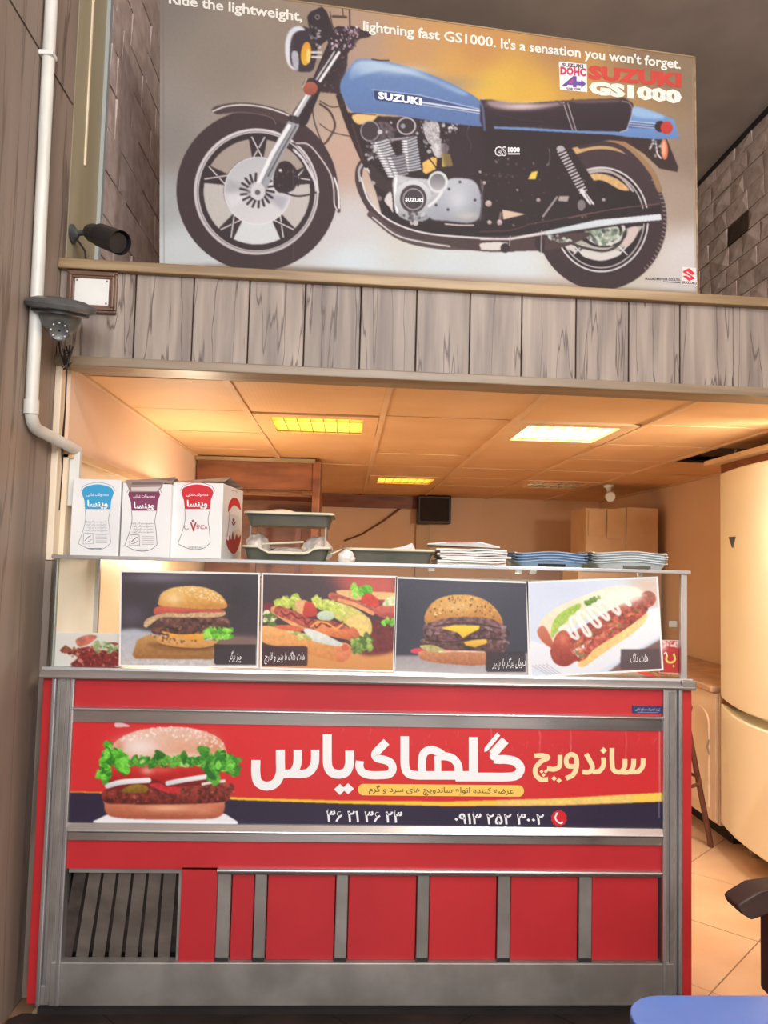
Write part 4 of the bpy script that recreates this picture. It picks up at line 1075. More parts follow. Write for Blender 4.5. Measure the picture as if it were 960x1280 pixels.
def lump(name, label, cat, c, size, seed, m, amp=.35, group=None, sub=3):
    bm = bmesh.new(); bmesh.ops.create_icosphere(bm, subdivisions=sub, radius=1)
    r = random.Random(seed); ph = [(Vector((r.uniform(-1, 1), r.uniform(-1, 1), r.uniform(-1, 1)))*r.uniform(2, 9), r.uniform(0, 6)) for _ in range(16)]
    for v in bm.verts:
        d = sum(abs(math.sin(v.co.dot(k)+p))-.6 for k, p in ph)/len(ph)
        v.co *= 1+amp*d*2.2; v.co.z = max(v.co.z, -.55)
        v.co.x *= size[0]; v.co.y *= size[1]; v.co.z *= size[2]
    zmin = min(v.co.z for v in bm.verts)
    for v in bm.verts: v.co.z -= zmin
    me = bpy.data.meshes.new(name); bm.to_mesh(me); bm.free(); me.materials.append(m)
    o = bpy.data.objects.new(name, me); COL.objects.link(o); o.location = c; return tag(o, label, cat, group)


TG = 'grey plastic serving trays on the glass top'
mid = -.21
def dip(x, y): 
    if y > 2.82: return 0
    u = abs(x-mid); return -.020*(1 if u < .07 else max(0, 1-(u-.07)/.03)) if u < .10 else 0
deep_tray('grey serving tray with dipped front edge at the bottom of the left tray pile', -.362, -.066, 2.76, ZT, .046, zf=dip, group=TG)
deep_tray('grey serving tray with cream rim on top of the left tray pile', -.358, -.058, 2.76, 1.572, .040, group=TG)
deep_tray('single grey serving tray beside the crumpled white papers', -.002, .306, 2.76, ZT, .046, group=TG)
BG = 'crumpled clear and white plastic bags among the trays'
lump('plastic_bag', 'crumpled translucent bag in the left end of the lower tray', 'plastic bag', (-.325, 2.88, 1.452), (.045, .07, .060), 3, M['wrap'], group=BG)
lump('plastic_bag', 'crumpled translucent bag in the right end of the lower tray', 'plastic bag', (-.11, 2.88, 1.452), (.055, .07, .056), 5, M['wrap'], group=BG)
lump('plastic_bag', 'flat crumpled wrap lying between the two tray bags', 'plastic bag', (-.215, 2.86, 1.452), (.07, .06, .028), 8, M['wrap'], group=BG)
lump('plastic_bag', 'crumpled plastic wrap heaped in the top tray', 'plastic bag', (-.25, 2.88, 1.590), (.095, .07, .028), 11, M['wrap'], group=BG)
lump('plastic_bag', 'small clear bag sticking out between the two tray groups', 'plastic bag', (-.002, 2.735, ZT), (.030, .02, .030), 14, M['wrap'], group=BG)
t = thing('tray_riser', 'clear plastic riser holding the top tray above the lower one', 'riser', (-.2, 2.9, 1.452))
for x in (-.345, -.078):
    MB().box((x-.003, 2.80, 1.452), (x+.003, 2.96, 1.5725)).build('side', M['bag'], t)
tag(MB().tube([(-.30, 2.80, 1.505), (-.155, 2.79, 1.516)], .004, 8).build('wooden_stick', M['tray_rim'], smooth=60), 'pale wooden stick lying across the bags in the lower tray', 'stick')
tag(MB().tube([(-.055, 2.75, 1.475), (-.020, 2.745, 1.492)], .0035, 8).build('wooden_stick', M['tray_rim'], smooth=60), 'short wooden stick between the left tray pile and the single tray', 'stick')
o = MB().prism([(.13, 2.88, 1.4955), (.255, 2.88, 1.4955), (.24, 2.89, 1.525), (.21, 2.89, 1.512)], (0, .004, 0)).build('paper_sheet', M['paper']); tag(o, 'white paper corner standing up behind the single grey tray', 'paper')

# crumpled wrapping papers
def sheet(z, k, h=.0035):
    x0, x1, y0, y1 = .325+random.uniform(-.012, .012), .575+random.uniform(-.012, .012), 2.76+random.uniform(-.01, .01), 2.95
    n, m_ = 18, 8; vs = []; fs = []
    for j in range(m_+1):
        for i in range(n+1):
            u, v = i/n, j/m_; w_ = .5+.25*math.sin(7*u+k*.5+3*v)+.25*math.sin(13*u+k*.9)+random.uniform(-.12, .12)
            vs.append((x0+(x1-x0)*u+random.uniform(-.002, .002), y0+(y1-y0)*v+random.uniform(-.003, .003), z+h*w_))
    for j in range(m_):
        for i in range(n): a = j*(n+1)+i; fs.append((a, a+1, a+n+2, a+n+1))
    b = len(vs); vs += [(x, y, zz+.0062) for x, y, zz in vs]
    fs = [f[::-1] for f in fs]+[tuple(i+b for i in f) for f in fs]
    bd = [i for i in range(n+1)]+[(j+1)*(n+1)-1 for j in range(1, m_+1)]+[m_*(n+1)+i for i in range(n-1, -1, -1)]+[j*(n+1) for j in range(m_-1, 0, -1)]
    for i in range(len(bd)): a, c = bd[i], bd[(i+1) % len(bd)]; fs.append((a, c, c+b, a+b))
    return MB().add(vs, fs)
for k in range(7):
    tag(sheet(ZT+.001+k*.0085, k).build('wrapping_paper', M['paper'], smooth=50), 'crumpled white paper, %s of the pile between grey and blue trays' % ('bottom', 'second from bottom', 'third from bottom', 'middle', 'third from top', 'second from top', 'topmost plain one')[k], 'paper', 'crumpled wrapping papers on the glass top')
o = MB().prism([(.285, 2.76, ZT+.076), (.34, 2.755, ZT+.081), (.47, 2.755, ZT+.086), (.545, 2.77, ZT+.070), (.52, 2.93, ZT+.074), (.30, 2.94, ZT+.072)], (0, 0, -.004)).build('printed_paper', M['paper'])
tag(o, 'white paper printed with red lines on top of the crumpled pile', 'paper', 'crumpled wrapping papers on the glass top')
ppl = YP(2.754); pr = Print(ppl, .001)
m = MB()
for a, b in (((.33, 2.79), (.47, 2.80)), ((.40, 2.83), (.51, 2.80)), ((.34, 2.86), (.46, 2.88))):
    m.prism([(a[0], a[1], ZT+.0865), (b[0], b[1], ZT+.0862), (b[0], b[1]+.012, ZT+.0862), (a[0], a[1]+.012, ZT+.0865)], (0, 0, .0006))
m.prism([(.35, 2.7535, ZT+.0795), (.46, 2.7535, ZT+.0838), (.46, 2.7535, ZT+.0853), (.35, 2.7535, ZT+.0812)], (0, -.0006, 0))
m.build('red_print', M['red'], o); 

def flat_stack(n, x0, x1, y0, m, h, step, who, group, mat_h):
    words = {4: ['bottom', 'second from the bottom', 'third from the bottom', 'top'], 5: ['bottom', 'second from the bottom', 'middle', 'second from the top', 'top']}[n]
    for k in range(n):
        x0_, x1_ = x0+random.uniform(-.002, .002), x1+random.uniform(-.002, .002)
        z = ZT+.0005+k*step
        t = thing('flat_tray', f'{who}, {words[k]} of its stack', 'tray', ((x0_+x1_)/2, y0+.11, z), group)
        def wav(x, y): return .004*math.cos((x-(x0_+x1_)/2)/(x1_-x0_)*math.pi*2) if y < y0+.03 else 0
        tray_mesh(x0_, x1_, y0, y0+.22, z, h, flare=.016, lip=.008, zf=wav).build('body', m, t, smooth=40)
        if k == 0: 
            mx = (x0_+x1_)/2+mat_h; MB().box((mx-.05, y0+.006, z+.004), (mx+.05, y0+.012, z+.014)).build('handle_recess', M['dark_gap'] if mat_h == 0 else M['cam_dome'], t, bevel=.002)
flat_stack(4, .61, .862, 2.77, M['tray_blue'], .026, .0095, 'light blue flat tray right of the papers', 'light blue trays', 0)
flat_stack(5, .885, 1.145, 2.74, M['tray_pale'], .028, .0085, 'pale grey flat tray at the right end', 'pale grey trays', .02)

# ================================================================== PRINTED PICTURES
def K(ox, oy, s): return lambda *pts: [(ox+x/s, oy+y/s) for x, y in pts]


def card(label, quad, art, pr_fn=None, y=YF+.006, border=2.2, white=(226, 228, 228), name='menu_card', cat='menu card', group='food picture cards on the display case'):
    pl = YP(y)
    c = pl(sum(q[0] for q in quad)/4, max(q[1] for q in quad))
    t = thing(name, label, cat, tuple(c), group)
    MB().prism([tuple(pl(*q)) for q in quad], (0, .0012, 0)).build('sheet', M['paper'], t)
    if art is not None:
        cx = sum(q[0] for q in quad)/4; cy = sum(q[1] for q in quad)/4
        iq = [(q[0]+(border if q[0] < cx else -border), q[1]+(border if q[1] < cy else -border)) for q in quad]
        art.sheet('picture', pl, iq, .8, M['card_ink'], t, off=.0005)
    if pr_fn:
        pr = Print(pl, .0010); pr_fn(pr); pr.build('lettering', M['ink'], t)
    return t


GR = [(96, 176, 48), (122, 198, 62), (74, 148, 38), (150, 212, 84)]
# ---- cheeseburger card
f = K(140, 700, 4.8)
A = Art(145, 708, 330, 840, (62, 54, 60))
A.blob(200, 722, 45, 6, (112, 106, 118), .9); A.blob(165, 770, 16, 14, (96, 90, 104), .6); A.blob(300, 745, 30, 30, (48, 42, 46), .7)
A.fill(f((40, 420), (130, 412), (260, 430), (880, 480), (880, 660), (40, 660)), (172, 178, 190), (196, 192, 192), d=(0, 1), sm=False, soft=2, nz=.05)
A.fill(f((600, 450), (880, 460), (880, 530), (600, 520)), (122, 96, 90), soft=3, sm=False)
A.fill(f((60, 590), (880, 600), (880, 645), (60, 640)), (190, 186, 186), soft=1, sm=False, nz=.12, cell=3)
A.fill(f((150, 480), (215, 448), (600, 495), (614, 590), (600, 597), (140, 592), (122, 570)), (192, 146, 86), (144, 98, 54), d=(0, 1), sm=False, soft=.5, nz=.08)
A.fill(f((230, 495), (640, 500), (600, 545), (300, 540)), (112, 70, 40), a=.55, soft=1.5)
A.line(f((135, 560), (380, 575), (612, 570)), 1.2, (150, 104, 60), .7)
A.fill(f((270, 470), (300, 505), (400, 522), (530, 527), (610, 512), (620, 485), (480, 480), (330, 455)), (214, 166, 100), (196, 140, 76), nz=.08)
A.fill(f((190, 390), (215, 350), (330, 315), (420, 320), (540, 312), (668, 306), (668, 335), (560, 350), (400, 350), (300, 345), (230, 388), (205, 405)), (196, 164, 124), nz=.2, cell=2)
A.fill(f((250, 312), (262, 285), (330, 273), (440, 288), (560, 296), (665, 300), (660, 315), (520, 312), (420, 318), (320, 318), (262, 330)), (206, 96, 76), (176, 80, 72), nz=.08)
A.fill(f((240, 410), (290, 350), (420, 346), (560, 346), (690, 350), (705, 400), (640, 445), (540, 455), (420, 458), (300, 450), (245, 440)), (104, 70, 62), (78, 48, 40), nz=.5, cell=5)
A.specks(f((290, 355), (680, 355), (660, 430), (300, 440)), 42, 1.5, [(140, 104, 94), (56, 34, 30), (120, 84, 74), (166, 130, 116)], a=.7, st=2.4)
A.line(f((240, 430), (320, 445), (420, 452), (560, 448)), 1.6, (60, 36, 30), .7)
A.fill(f((300, 428), (400, 446), (540, 440), (600, 438), (545, 484), (500, 488), (420, 470), (340, 455)), (228, 168, 62), (214, 146, 50), nz=.05)
A.line(f((285, 505), (400, 528), (530, 532), (615, 516)), 1.6, (104, 66, 38), .8)
A.specks(f((240, 420), (330, 440), (420, 480), (560, 480), (600, 490), (400, 500), (250, 470)), 26, 1.3, [(96, 56, 40), (120, 78, 50)])
A.fill(f((283, 272), (280, 240), (300, 198), (360, 168), (460, 156), (560, 166), (640, 200), (682, 248), (686, 285), (620, 296), (500, 293), (370, 282)), (226, 184, 110), (198, 140, 66), nz=.08, cell=3)
A.blob(*f((370, 232))[0], 11, 8, (240, 216, 166), .7); A.blob(*f((600, 275))[0], 16, 3, (180, 118, 50), .6)
A.specks(f((380, 165), (560, 172), (640, 210), (670, 260), (560, 240), (440, 200)), 90, .7, [(244, 224, 176), (250, 236, 200)], a=.8)
A.frill(*f((560, 440))[0], *f((705, 445))[0], 6, GR, 46, 4)
A.fill(f((612, 505), (865, 507), (865, 630), (622, 630), (612, 615)), (50, 40, 44), sm=False, a=.93)
A.grain(2)
def p(pr): pr.text(farsi('چیز برگر'), *f((702, 596), (778, 600)), 9.5, (236, 236, 236), .0, shear=.3)
card('cheeseburger picture card showing a burger on a wooden board', [(150, 713), (325, 716), (323, 835), (148.5, 833)], A, p)

# ---- hot dog with mushrooms card
f = K(320, 700, 4.8)
A = Art(320, 708, 500, 845, (70, 54, 58))
A.fill(f((430, 60), (860, 60), (860, 260), (560, 240)), (198, 92, 78), (176, 84, 72), d=(-1, .3), sm=False, soft=9)
A.fill(f((0, 560), (860, 530), (860, 720), (0, 720)), (214, 152, 92), (196, 132, 74), sm=False, soft=2)
A.fill(f((680, 380), (840, 380), (840, 540), (620, 560)), (108, 44, 44), soft=2, nz=.15)
A.fill(f((480, 190), (560, 180), (700, 190), (840, 200), (840, 240), (700, 235), (560, 240)), (224, 180, 120), nz=.1)
A.frill(*f((570, 190))[0], *f((690, 190))[0], 6, GR, 26, 5)
A.fill(f((640, 215), (680, 200), (730, 235), (735, 275), (680, 280), (635, 250)), (200, 64, 52), nz=.1)
A.line(f((455, 215), (560, 250), (700, 300)), 9, (176, 90, 74), nz=.3); A.line(f((500, 240), (600, 270), (700, 320)), 5, (222, 150, 104), nz=.2)
A.fill(f((705, 310), (740, 275), (840, 265), (840, 350), (770, 350)), (206, 112, 92), (160, 66, 62), nz=.15)
A.fill(f((760, 270), (800, 220), (840, 225), (840, 270)), (204, 214, 170), nz=.2); A.frill(*f((760, 370))[0], *f((840, 375))[0], 3, GR, 12, 4)
A.fill(f((400, 240), (470, 248), (560, 275), (650, 325), (695, 395), (685, 450), (640, 460), (560, 400), (450, 330)), (206, 204, 110), (176, 172, 90), nz=.12)
A.fill(f((540, 370), (600, 330), (680, 350), (690, 430), (640, 460), (580, 420)), (226, 198, 120), nz=.08)
A.frill(*f((130, 270))[0], *f((250, 250))[0], 6, [(170, 190, 70), (140, 170, 60), (196, 206, 100)], 34, 5)
A.frill(*f((350, 250))[0], *f((520, 310))[0], 5, [(186, 200, 90), (160, 184, 70), (206, 214, 120)], 30, 5)
A.fill(f((235, 250), (310, 248), (310, 330), (250, 320)), (218, 168, 118), nz=.08)
A.fill(f((300, 250), (345, 262), (368, 318), (350, 338), (285, 335), (285, 290)), (200, 72, 56), (178, 58, 48))
A.ell(*f((418, 335))[0], 11, 6.5, (206, 220, 196), c2=(176, 196, 168), nz=.06)
A.ell(*f((70, 280))[0], 8, 5, (120, 44, 52)); A.frill(*f((50, 340))[0], *f((120, 370))[0], 7, [(180, 190, 120), (90, 110, 50), (214, 214, 170)], 18, 4)
A.line(f((110, 300), (260, 390), (420, 450)), 10, (212, 150, 96), nz=.2)
A.line(f((140, 305), (230, 340), (330, 385), (460, 400), (590, 450)), 13, (168, 84, 68), nz=.35)
A.line(f((370, 400), (450, 430), (560, 455)), 11, (220, 144, 88), c2=(200, 110, 64), nz=.1); A.ell(*f((580, 450))[0], 7, 10, (206, 120, 78), c2=(180, 90, 60), nz=.1)
A.line(f((150, 310), (180, 335), (210, 318), (250, 350), (285, 345), (300, 385), (340, 360), (360, 405), (400, 375), (440, 400), (500, 380), (520, 370)), 2.2, (130, 44, 44), nz=.2)
A.line(f((330, 400), (370, 372), (430, 380), (480, 410), (520, 385)), 2, (228, 168, 76))
A.frill(*f((590, 520))[0], *f((690, 490))[0], 8, [(110, 140, 60), (150, 176, 84), (80, 110, 44)], 36, 5)
A.fill(f((40, 395), (200, 425), (420, 480), (555, 505), (568, 560), (545, 600), (490, 612), (300, 560), (200, 530), (40, 492)), (232, 176, 108), (198, 126, 66), nz=.08)
A.fill(f((480, 500), (555, 505), (568, 560), (545, 600), (500, 608), (470, 560)), (224, 150, 104), (196, 110, 74), nz=.1)
A.ell(*f((535, 525))[0], 5, 4.5, (196, 92, 66), a=.8)
A.fill(f((290, 412), (350, 420), (430, 455), (520, 505), (470, 515), (340, 485), (300, 450)), (222, 226, 220), (196, 204, 196), nz=.05)
A.frill(*f((200, 430))[0], *f((330, 480))[0], 2, [(150, 160, 80), (196, 196, 120)], 14, 3.5); A.fill(f((110, 395), (200, 390), (290, 415), (250, 428), (150, 415)), (206, 104, 72), nz=.1)
A.fill(f((36, 515), (300, 517), (310, 528), (308, 637), (32, 637)), (64, 42, 46), sm=False, a=.94)
A.grain(2)
def p(pr): pr.text(farsi('هات داگ با پنیر و قارچ'), *f((50, 600), (292, 600)), 9.5, (236, 236, 236), .0, shear=.3)
card('picture card of several lettuce-filled hot dogs on a wooden table', [(327, 716), (496.5, 720), (493, 840), (325, 836)], A, p)

# ---- double burger card
f = K(480, 700, 4.8)
A = Art(488, 712, 668, 850, (60, 60, 72))
A.blob(590, 735, 50, 20, (78, 76, 92), .6); A.blob(505, 765, 12, 30, (50, 50, 60), .6)
A.fill(f((60, 575), (870, 560), (870, 720), (60, 720)), (150, 146, 148), (186, 182, 182), sm=False, soft=1.2, nz=.04)
A.fill(f((160, 548), (205, 528), (400, 535), (520, 545), (520, 560), (215, 562)), (206, 74, 88))
A.fill(f((205, 562), (240, 545), (400, 555), (610, 552), (720, 545), (700, 610), (560, 632), (400, 625), (240, 602)), (196, 138, 98), (164, 100, 66), nz=.12, cell=3)
A.fill(f((235, 505), (250, 470), (600, 445), (725, 475), (722, 545), (500, 548), (300, 525)), (116, 84, 80), (78, 52, 50), nz=.55, cell=5)
A.fill(f((245, 385), (300, 360), (420, 342), (560, 345), (680, 358), (722, 400), (722, 465), (600, 480), (400, 480), (260, 470), (235, 430)), (120, 88, 88), (92, 62, 62), nz=.55, cell=5)
A.specks(f((240, 420), (420, 420), (720, 390), (722, 530), (480, 480), (250, 500)), 84, 1.5, [(168, 142, 142), (54, 34, 34), (140, 110, 108), (74, 50, 50)], a=.7, st=2.2)
A.line(f((300, 400), (420, 380), (560, 385), (700, 410)), 2, (60, 38, 38), .8); A.line(f((250, 480), (400, 492), (560, 470), (715, 478)), 2, (58, 36, 36), .8)
A.fill(f((340, 408), (430, 390), (575, 395), (570, 415), (520, 440), (475, 468), (440, 435), (400, 424)), (236, 204, 70), (222, 178, 44), sm=False)
A.fill(f((478, 492), (540, 480), (615, 474), (620, 498), (545, 524), (490, 512)), (230, 190, 80), (206, 160, 50), sm=False)
A.fill(f((215, 515), (300, 512), (375, 545), (360, 556), (260, 545)), (176, 170, 110), nz=.15)
A.line(f((330, 550), (480, 548), (600, 552)), 1.8, (214, 196, 160), nz=.2)
A.fill(f((247, 375), (248, 320), (305, 245), (400, 212), (520, 212), (620, 248), (688, 315), (712, 385), (640, 352), (500, 342), (380, 348), (290, 372)), (212, 164, 88), (178, 120, 58), nz=.1, cell=3)
A.blob(*f((440, 280))[0], 20, 8, (226, 190, 130), .6)
A.specks(f((270, 340), (320, 250), (420, 220), (540, 225), (640, 270), (690, 350), (560, 330), (380, 335)), 75, .8, [(70, 48, 30), (240, 216, 160), (96, 66, 40)], st=1.8)
A.fill(f((612, 550), (848, 548), (850, 672), (620, 672), (610, 660)), (54, 46, 52), sm=False, a=.93)
A.grain(2)
def p(pr): pr.text(farsi('دوبل برگر با پنیر'), *f((650, 640), (850, 634)), 9.5, (236, 236, 236), .0, shear=.3)
card('picture card of a seeded double cheeseburger on a dark background', [(495, 721), (660, 727), (662.5, 846), (492, 841)], A, p)

# ---- hot dog with sauce card
f = K(640, 700, 4)
A = Art(652, 712, 835, 855, (204, 214, 230))
A.fill(f((560, 80), (740, 80), (740, 260), (660, 200)), (206, 186, 170), sm=False, soft=6)
A.blob(700, 735, 40, 16, (196, 206, 226), .8)
A.fill(f((480, 560), (560, 500), (745, 395), (750, 560)), (118, 92, 92), sm=False, soft=1)
A.fill(f((80, 400), (190, 430), (480, 300), (740, 235), (740, 380), (430, 560), (250, 580), (80, 530)), (236, 238, 242), (216, 220, 228), sm=False, soft=1)
for k in range(5): A.line(f((100+18*k, 528-2*k), (180+18*k, 575)), .9, (150, 150, 166), .7)
A.fill(f((130, 360), (150, 300), (220, 240), (330, 190), (480, 138), (590, 130), (655, 160), (650, 200), (520, 240), (300, 330), (200, 430), (150, 410)), (238, 228, 206), (228, 210, 182), nz=.04)
A.fill(f((130, 345), (160, 330), (200, 400), (200, 440), (155, 410), (130, 375)), (196, 120, 90), (176, 90, 68))
A.fill(f((195, 390), (205, 310), (250, 260), (330, 218), (345, 235), (300, 280), (240, 345)), (150, 186, 70), (176, 200, 100), nz=.15, cell=2)
A.frill(*f((360, 222))[0], *f((440, 188))[0], 2, [(110, 150, 60), (90, 130, 50)], 16, 3)
A.line(f((250, 440), (400, 350), (540, 270), (680, 195)), 20, (160, 82, 68), nz=.4)
A.specks(f((290, 470), (380, 370), (560, 290), (680, 190), (640, 250), (480, 350), (330, 500)), 90, 1.4, [(196, 66, 52), (220, 130, 90), (110, 130, 60), (170, 50, 44)])
A.fill(f((330, 525), (355, 480), (480, 385), (600, 300), (668, 262), (672, 300), (600, 370), (480, 450), (375, 525), (345, 535)), (240, 212, 150), (226, 188, 116), nz=.08)
A.fill(f((195, 440), (225, 370), (262, 352), (292, 380), (290, 450), (330, 490), (270, 532), (215, 515), (192, 470)), (186, 94, 74), (140, 56, 46), nz=.15)
A.blob(*f((255, 395))[0], 4, 7, (226, 140, 110), .6)
A.fill(f((330, 490), (400, 400), (520, 330), (660, 240), (670, 265), (560, 350), (420, 440), (360, 500)), (158, 78, 66), nz=.5, cell=4)
A.line(f((240, 345), (270, 330), (300, 380), (330, 385), (290, 300), (320, 290), (370, 370), (390, 365), (330, 270), (360, 265), (420, 330), (440, 318), (380, 245), (410, 240), (470, 295), (480, 280), (430, 215), (460, 208), (530, 270), (530, 240), (480, 190), (530, 180), (590, 225), (560, 170), (640, 175)), 4.2, (238, 236, 230), .92, 1.3)
A.blob(*f((560, 180))[0], 26, 9, (240, 240, 232), .75); A.specks(f((300, 480), (400, 390), (540, 310), (640, 240), (620, 290), (460, 400), (340, 500)), 40, 1.8, [(190, 84, 66), (150, 50, 44), (120, 130, 70), (214, 130, 100)], a=.75)
A.fill(f((470, 180), (560, 140), (640, 150), (640, 190), (560, 230), (500, 215)), (236, 236, 220), a=.7, soft=2)
A.fill(f((545, 447), (738, 443), (745, 545), (548, 547), (540, 535)), (84, 70, 74), sm=False, a=.95)
A.grain(1.5)
def p(pr): pr.text(farsi('هات داگ'), *f((592, 512), (680, 508)), 10, (240, 240, 240), .0, shear=.3)
card('tilted picture card of one hot dog with white sauce on pale plate', [(658, 727), (822.5, 720.5), (829.5, 838), (663, 847)], A, p)

# ---- meat leaflet and red sign inside the case
f = K(60, 570, 2.2857)
A = Art(60, 780, 160, 845, (226, 226, 226))
A.fill(f((60, 560), (110, 545), (200, 535), (200, 600), (70, 600), (85, 575)), (150, 50, 48), (120, 34, 36), nz=.4, cell=2)
A.frill(*f((40, 555))[0], *f((90, 560))[0], 3, [(110, 60, 46), (150, 80, 60)], 20, 3)
A.frill(*f((130, 545))[0], *f((200, 550))[0], 5, [(150, 176, 130), (110, 140, 90), (190, 204, 176)], 26, 4)
A.fill(f((80, 525), (110, 512), (140, 515), (120, 535), (90, 545)), (206, 120, 104), nz=.2)
A.specks(f((60, 560), (200, 540), (200, 600), (80, 600)), 50, 1.4, [(190, 100, 90), (90, 24, 26), (214, 150, 140)])
card('small meat picture leaflet low inside the left end of the glass case', [(67, 790), (152, 792), (152, 836), (66, 835)], A, None, y=YF+.022, border=1)
f = K(640, 700, 4)
A = Art(820, 795, 862, 850, (186, 36, 44))
A.specks(f((750, 405), (830, 402), (850, 440), (800, 430), (755, 430)), 34, 1.2, [(240, 240, 240), (226, 200, 200)]); A.blob(829, 808, 5, 6, (232, 226, 226), .8)
def p(pr):
    pr.ribbon(f((775, 478), (772, 500), (785, 512), (805, 510), (815, 495), (808, 468)), 2.6, (236, 206, 120))
    pr.ribbon(f((760, 470), (770, 462), (776, 480)), 1.6, (240, 236, 230)); a = f((808, 522), (814, 530), (808, 538), (802, 530)); pr.poly(a, (236, 206, 120))
card('red leaflet with yellow letter in the right end of the glass case', [(824, 800), (852, 800.5), (855, 842), (824, 841)], A, p, y=YF+.0235, border=.5)

# ---- banner
f3 = K(80, 880, 3.692); f4 = K(300, 880, 3.4286); f5 = K(560, 870, 3.2)
A = Art(78, 895, 835, 1038, (206, 46, 50))
A.blob(250, 930, 160, 40, (212, 42, 48), .7); A.blob(760, 935, 90, 30, (188, 44, 50), .6)
navy = (46, 38, 62)
A.fill([(70, 990), (200, 993), (300, 1000), (430, 1004.5), (560, 1008), (700, 1007), (840, 1001.5), (840, 1045), (70, 1045)], navy, sm=False)
A.fill([(85, 989.2), (200, 992), (300, 997), (430, 1001), (560, 1002), (700, 998), (840, 990), (840, 1001.5), (700, 1006.5), (560, 1007.5), (430, 1004.5), (300, 1000), (200, 993.3), (85, 990.2)], (236, 196, 40), (240, 206, 90), d=(1, 0), sm=False)
A.fill([(620, 1001), (700, 998.6), (792, 994), (790, 1003.5), (700, 1006), (622, 1007)], (232, 206, 130), sm=False, a=.7, soft=1, nz=.1)
A.fill(f3((135, 541), (210, 505), (740, 505), (802, 543), (802, 560), (130, 560)), (232, 234, 238), sm=False)
A.fill(f3((190, 446), (187, 462), (188, 485), (196, 505), (225, 521), (290, 529), (400, 533), (560, 533), (670, 530), (712, 522), (734, 504), (741, 480), (741, 458), (739, 444), (600, 456), (460, 462), (320, 462)), (206, 130, 98), (164, 84, 60), nz=.06, soft=.5)
A.blob(*f3((480, 480))[0], 32, 5, (240, 184, 150), .8); A.blob(*f3((640, 490))[0], 14, 6, (222, 150, 118), .6)
A.fill(f3((184, 400), (300, 385), (500, 385), (765, 365), (768, 425), (735, 452), (560, 462), (300, 462), (190, 455)), (138, 62, 50), (96, 34, 30), nz=.5, cell=5)
A.specks(f3((200, 400), (500, 395), (760, 375), (745, 440), (300, 450)), 90, 1.0, [(196, 120, 110), (150, 74, 66), (70, 20, 20), (84, 30, 26)], st=2.2, a=.7)
A.fill(f3((200, 395), (700, 375), (720, 350), (560, 330), (260, 330), (200, 350)), (120, 30, 32), sm=False, soft=.6)
A.fill(f3((265, 402), (300, 378), (345, 370), (388, 384), (375, 408), (310, 412)), (156, 124, 42), (120, 90, 30), nz=.15)
A.fill(f3((395, 375), (440, 365), (470, 380), (530, 385), (530, 408), (480, 410)), (196, 48, 56), nz=.15)
A.fill(f3((215, 345), (240, 305), (330, 285), (560, 285), (650, 298), (665, 335), (560, 345), (470, 368), (430, 350), (340, 345), (240, 356)), (204, 44, 42), (164, 28, 30), nz=.05)
A.blob(*f3((385, 308))[0], 8, 5, (238, 170, 160), .85); A.blob(*f3((450, 305))[0], 14, 4, (226, 100, 90), .6)
A.line(f3((200, 378), (270, 360), (390, 352)), 6.5, (238, 238, 240), c2=(206, 206, 214)); A.line(f3((478, 366), (560, 350), (655, 336)), 6, (240, 240, 242), c2=(210, 210, 216))
A.line(f3((640, 370), (690, 360), (740, 355)), 3.5, (222, 218, 212))
A.fill(f3((228, 218), (240, 172), (330, 126), (450, 108), (560, 108), (660, 130), (730, 172), (752, 242), (720, 262), (500, 272), (300, 258)), (228, 190, 172), (214, 150, 118), nz=.04)
A.blob(*f3((350, 200))[0], 26, 14, (240, 228, 226), .9); A.blob(*f3((690, 190))[0], 12, 16, (206, 130, 96), .6); A.blob(*f3((255, 195))[0], 6, 8, (206, 136, 110), .7); A.blob(*f3((560, 245))[0], 30, 5, (240, 228, 222), .7)
A.specks(f3((250, 170), (330, 122), (450, 106), (570, 106), (670, 132), (730, 175), (740, 215), (600, 180), (430, 150), (300, 170)), 190, .85, [(246, 240, 234), (250, 246, 242), (226, 196, 180)], st=1.8)
GB = [(66, 160, 40), (92, 190, 52), (40, 116, 30), (120, 210, 74)]
GD = [(36, 104, 34), (52, 130, 40), (96, 170, 60), (70, 150, 46)]
A.frill(*f3((200, 210))[0], *f3((190, 330))[0], 8, GB, 60, 6); A.frill(*f3((240, 240))[0], *f3((290, 290))[0], 8, GB, 60, 6)
A.frill(*f3((300, 268))[0], *f3((640, 265))[0], 4.5, GD+[(170, 206, 120)], 90, 4.5); A.frill(*f3((430, 235))[0], *f3((470, 260))[0], 4, GD, 22, 4.5); A.frill(*f3((540, 240))[0], *f3((570, 260))[0], 4, GD, 16, 4)
A.frill(*f3((640, 240))[0], *f3((700, 330))[0], 9, GD, 70, 6); A.frill(*f3((700, 260))[0], *f3((800, 290))[0], 10, GD+GB, 90, 5.5)
A.frill(*f3((160, 325))[0], *f3((210, 325))[0], 3, GB, 20, 4)
A.fill(f3((235, 88), (260, 84), (305, 102), (270, 106), (238, 106)), (232, 214, 214), a=.85)
for k in range(40):          # scuffs in the vinyl
    x = random.uniform(420, 825); y = random.uniform(905, 945); A.line([(x, y), (x+random.uniform(-3, 3), y+random.uniform(1, 9))], .5, (232, 170, 160), random.uniform(.2, .7))
for x in (613, 673, 712, 781): A.line([(x, 906), (x+2, 925), (x+1, 950)], .6, (238, 190, 180), .6)
A.line([(824.5, 912), (824.5, 1000)], .9, (236, 196, 190), .8); A.line([(824, 1000), (824, 1022)], .9, (190, 180, 200), .7)
A.grain(1.5)
bb_ = MB().box((PX0, YF+.002, .598), (PX1, YF+.012, .920)).build('banner_board', M['red'], ct)
bpl = YP(YF+.0015)
tl = (X(0)*0, 0)
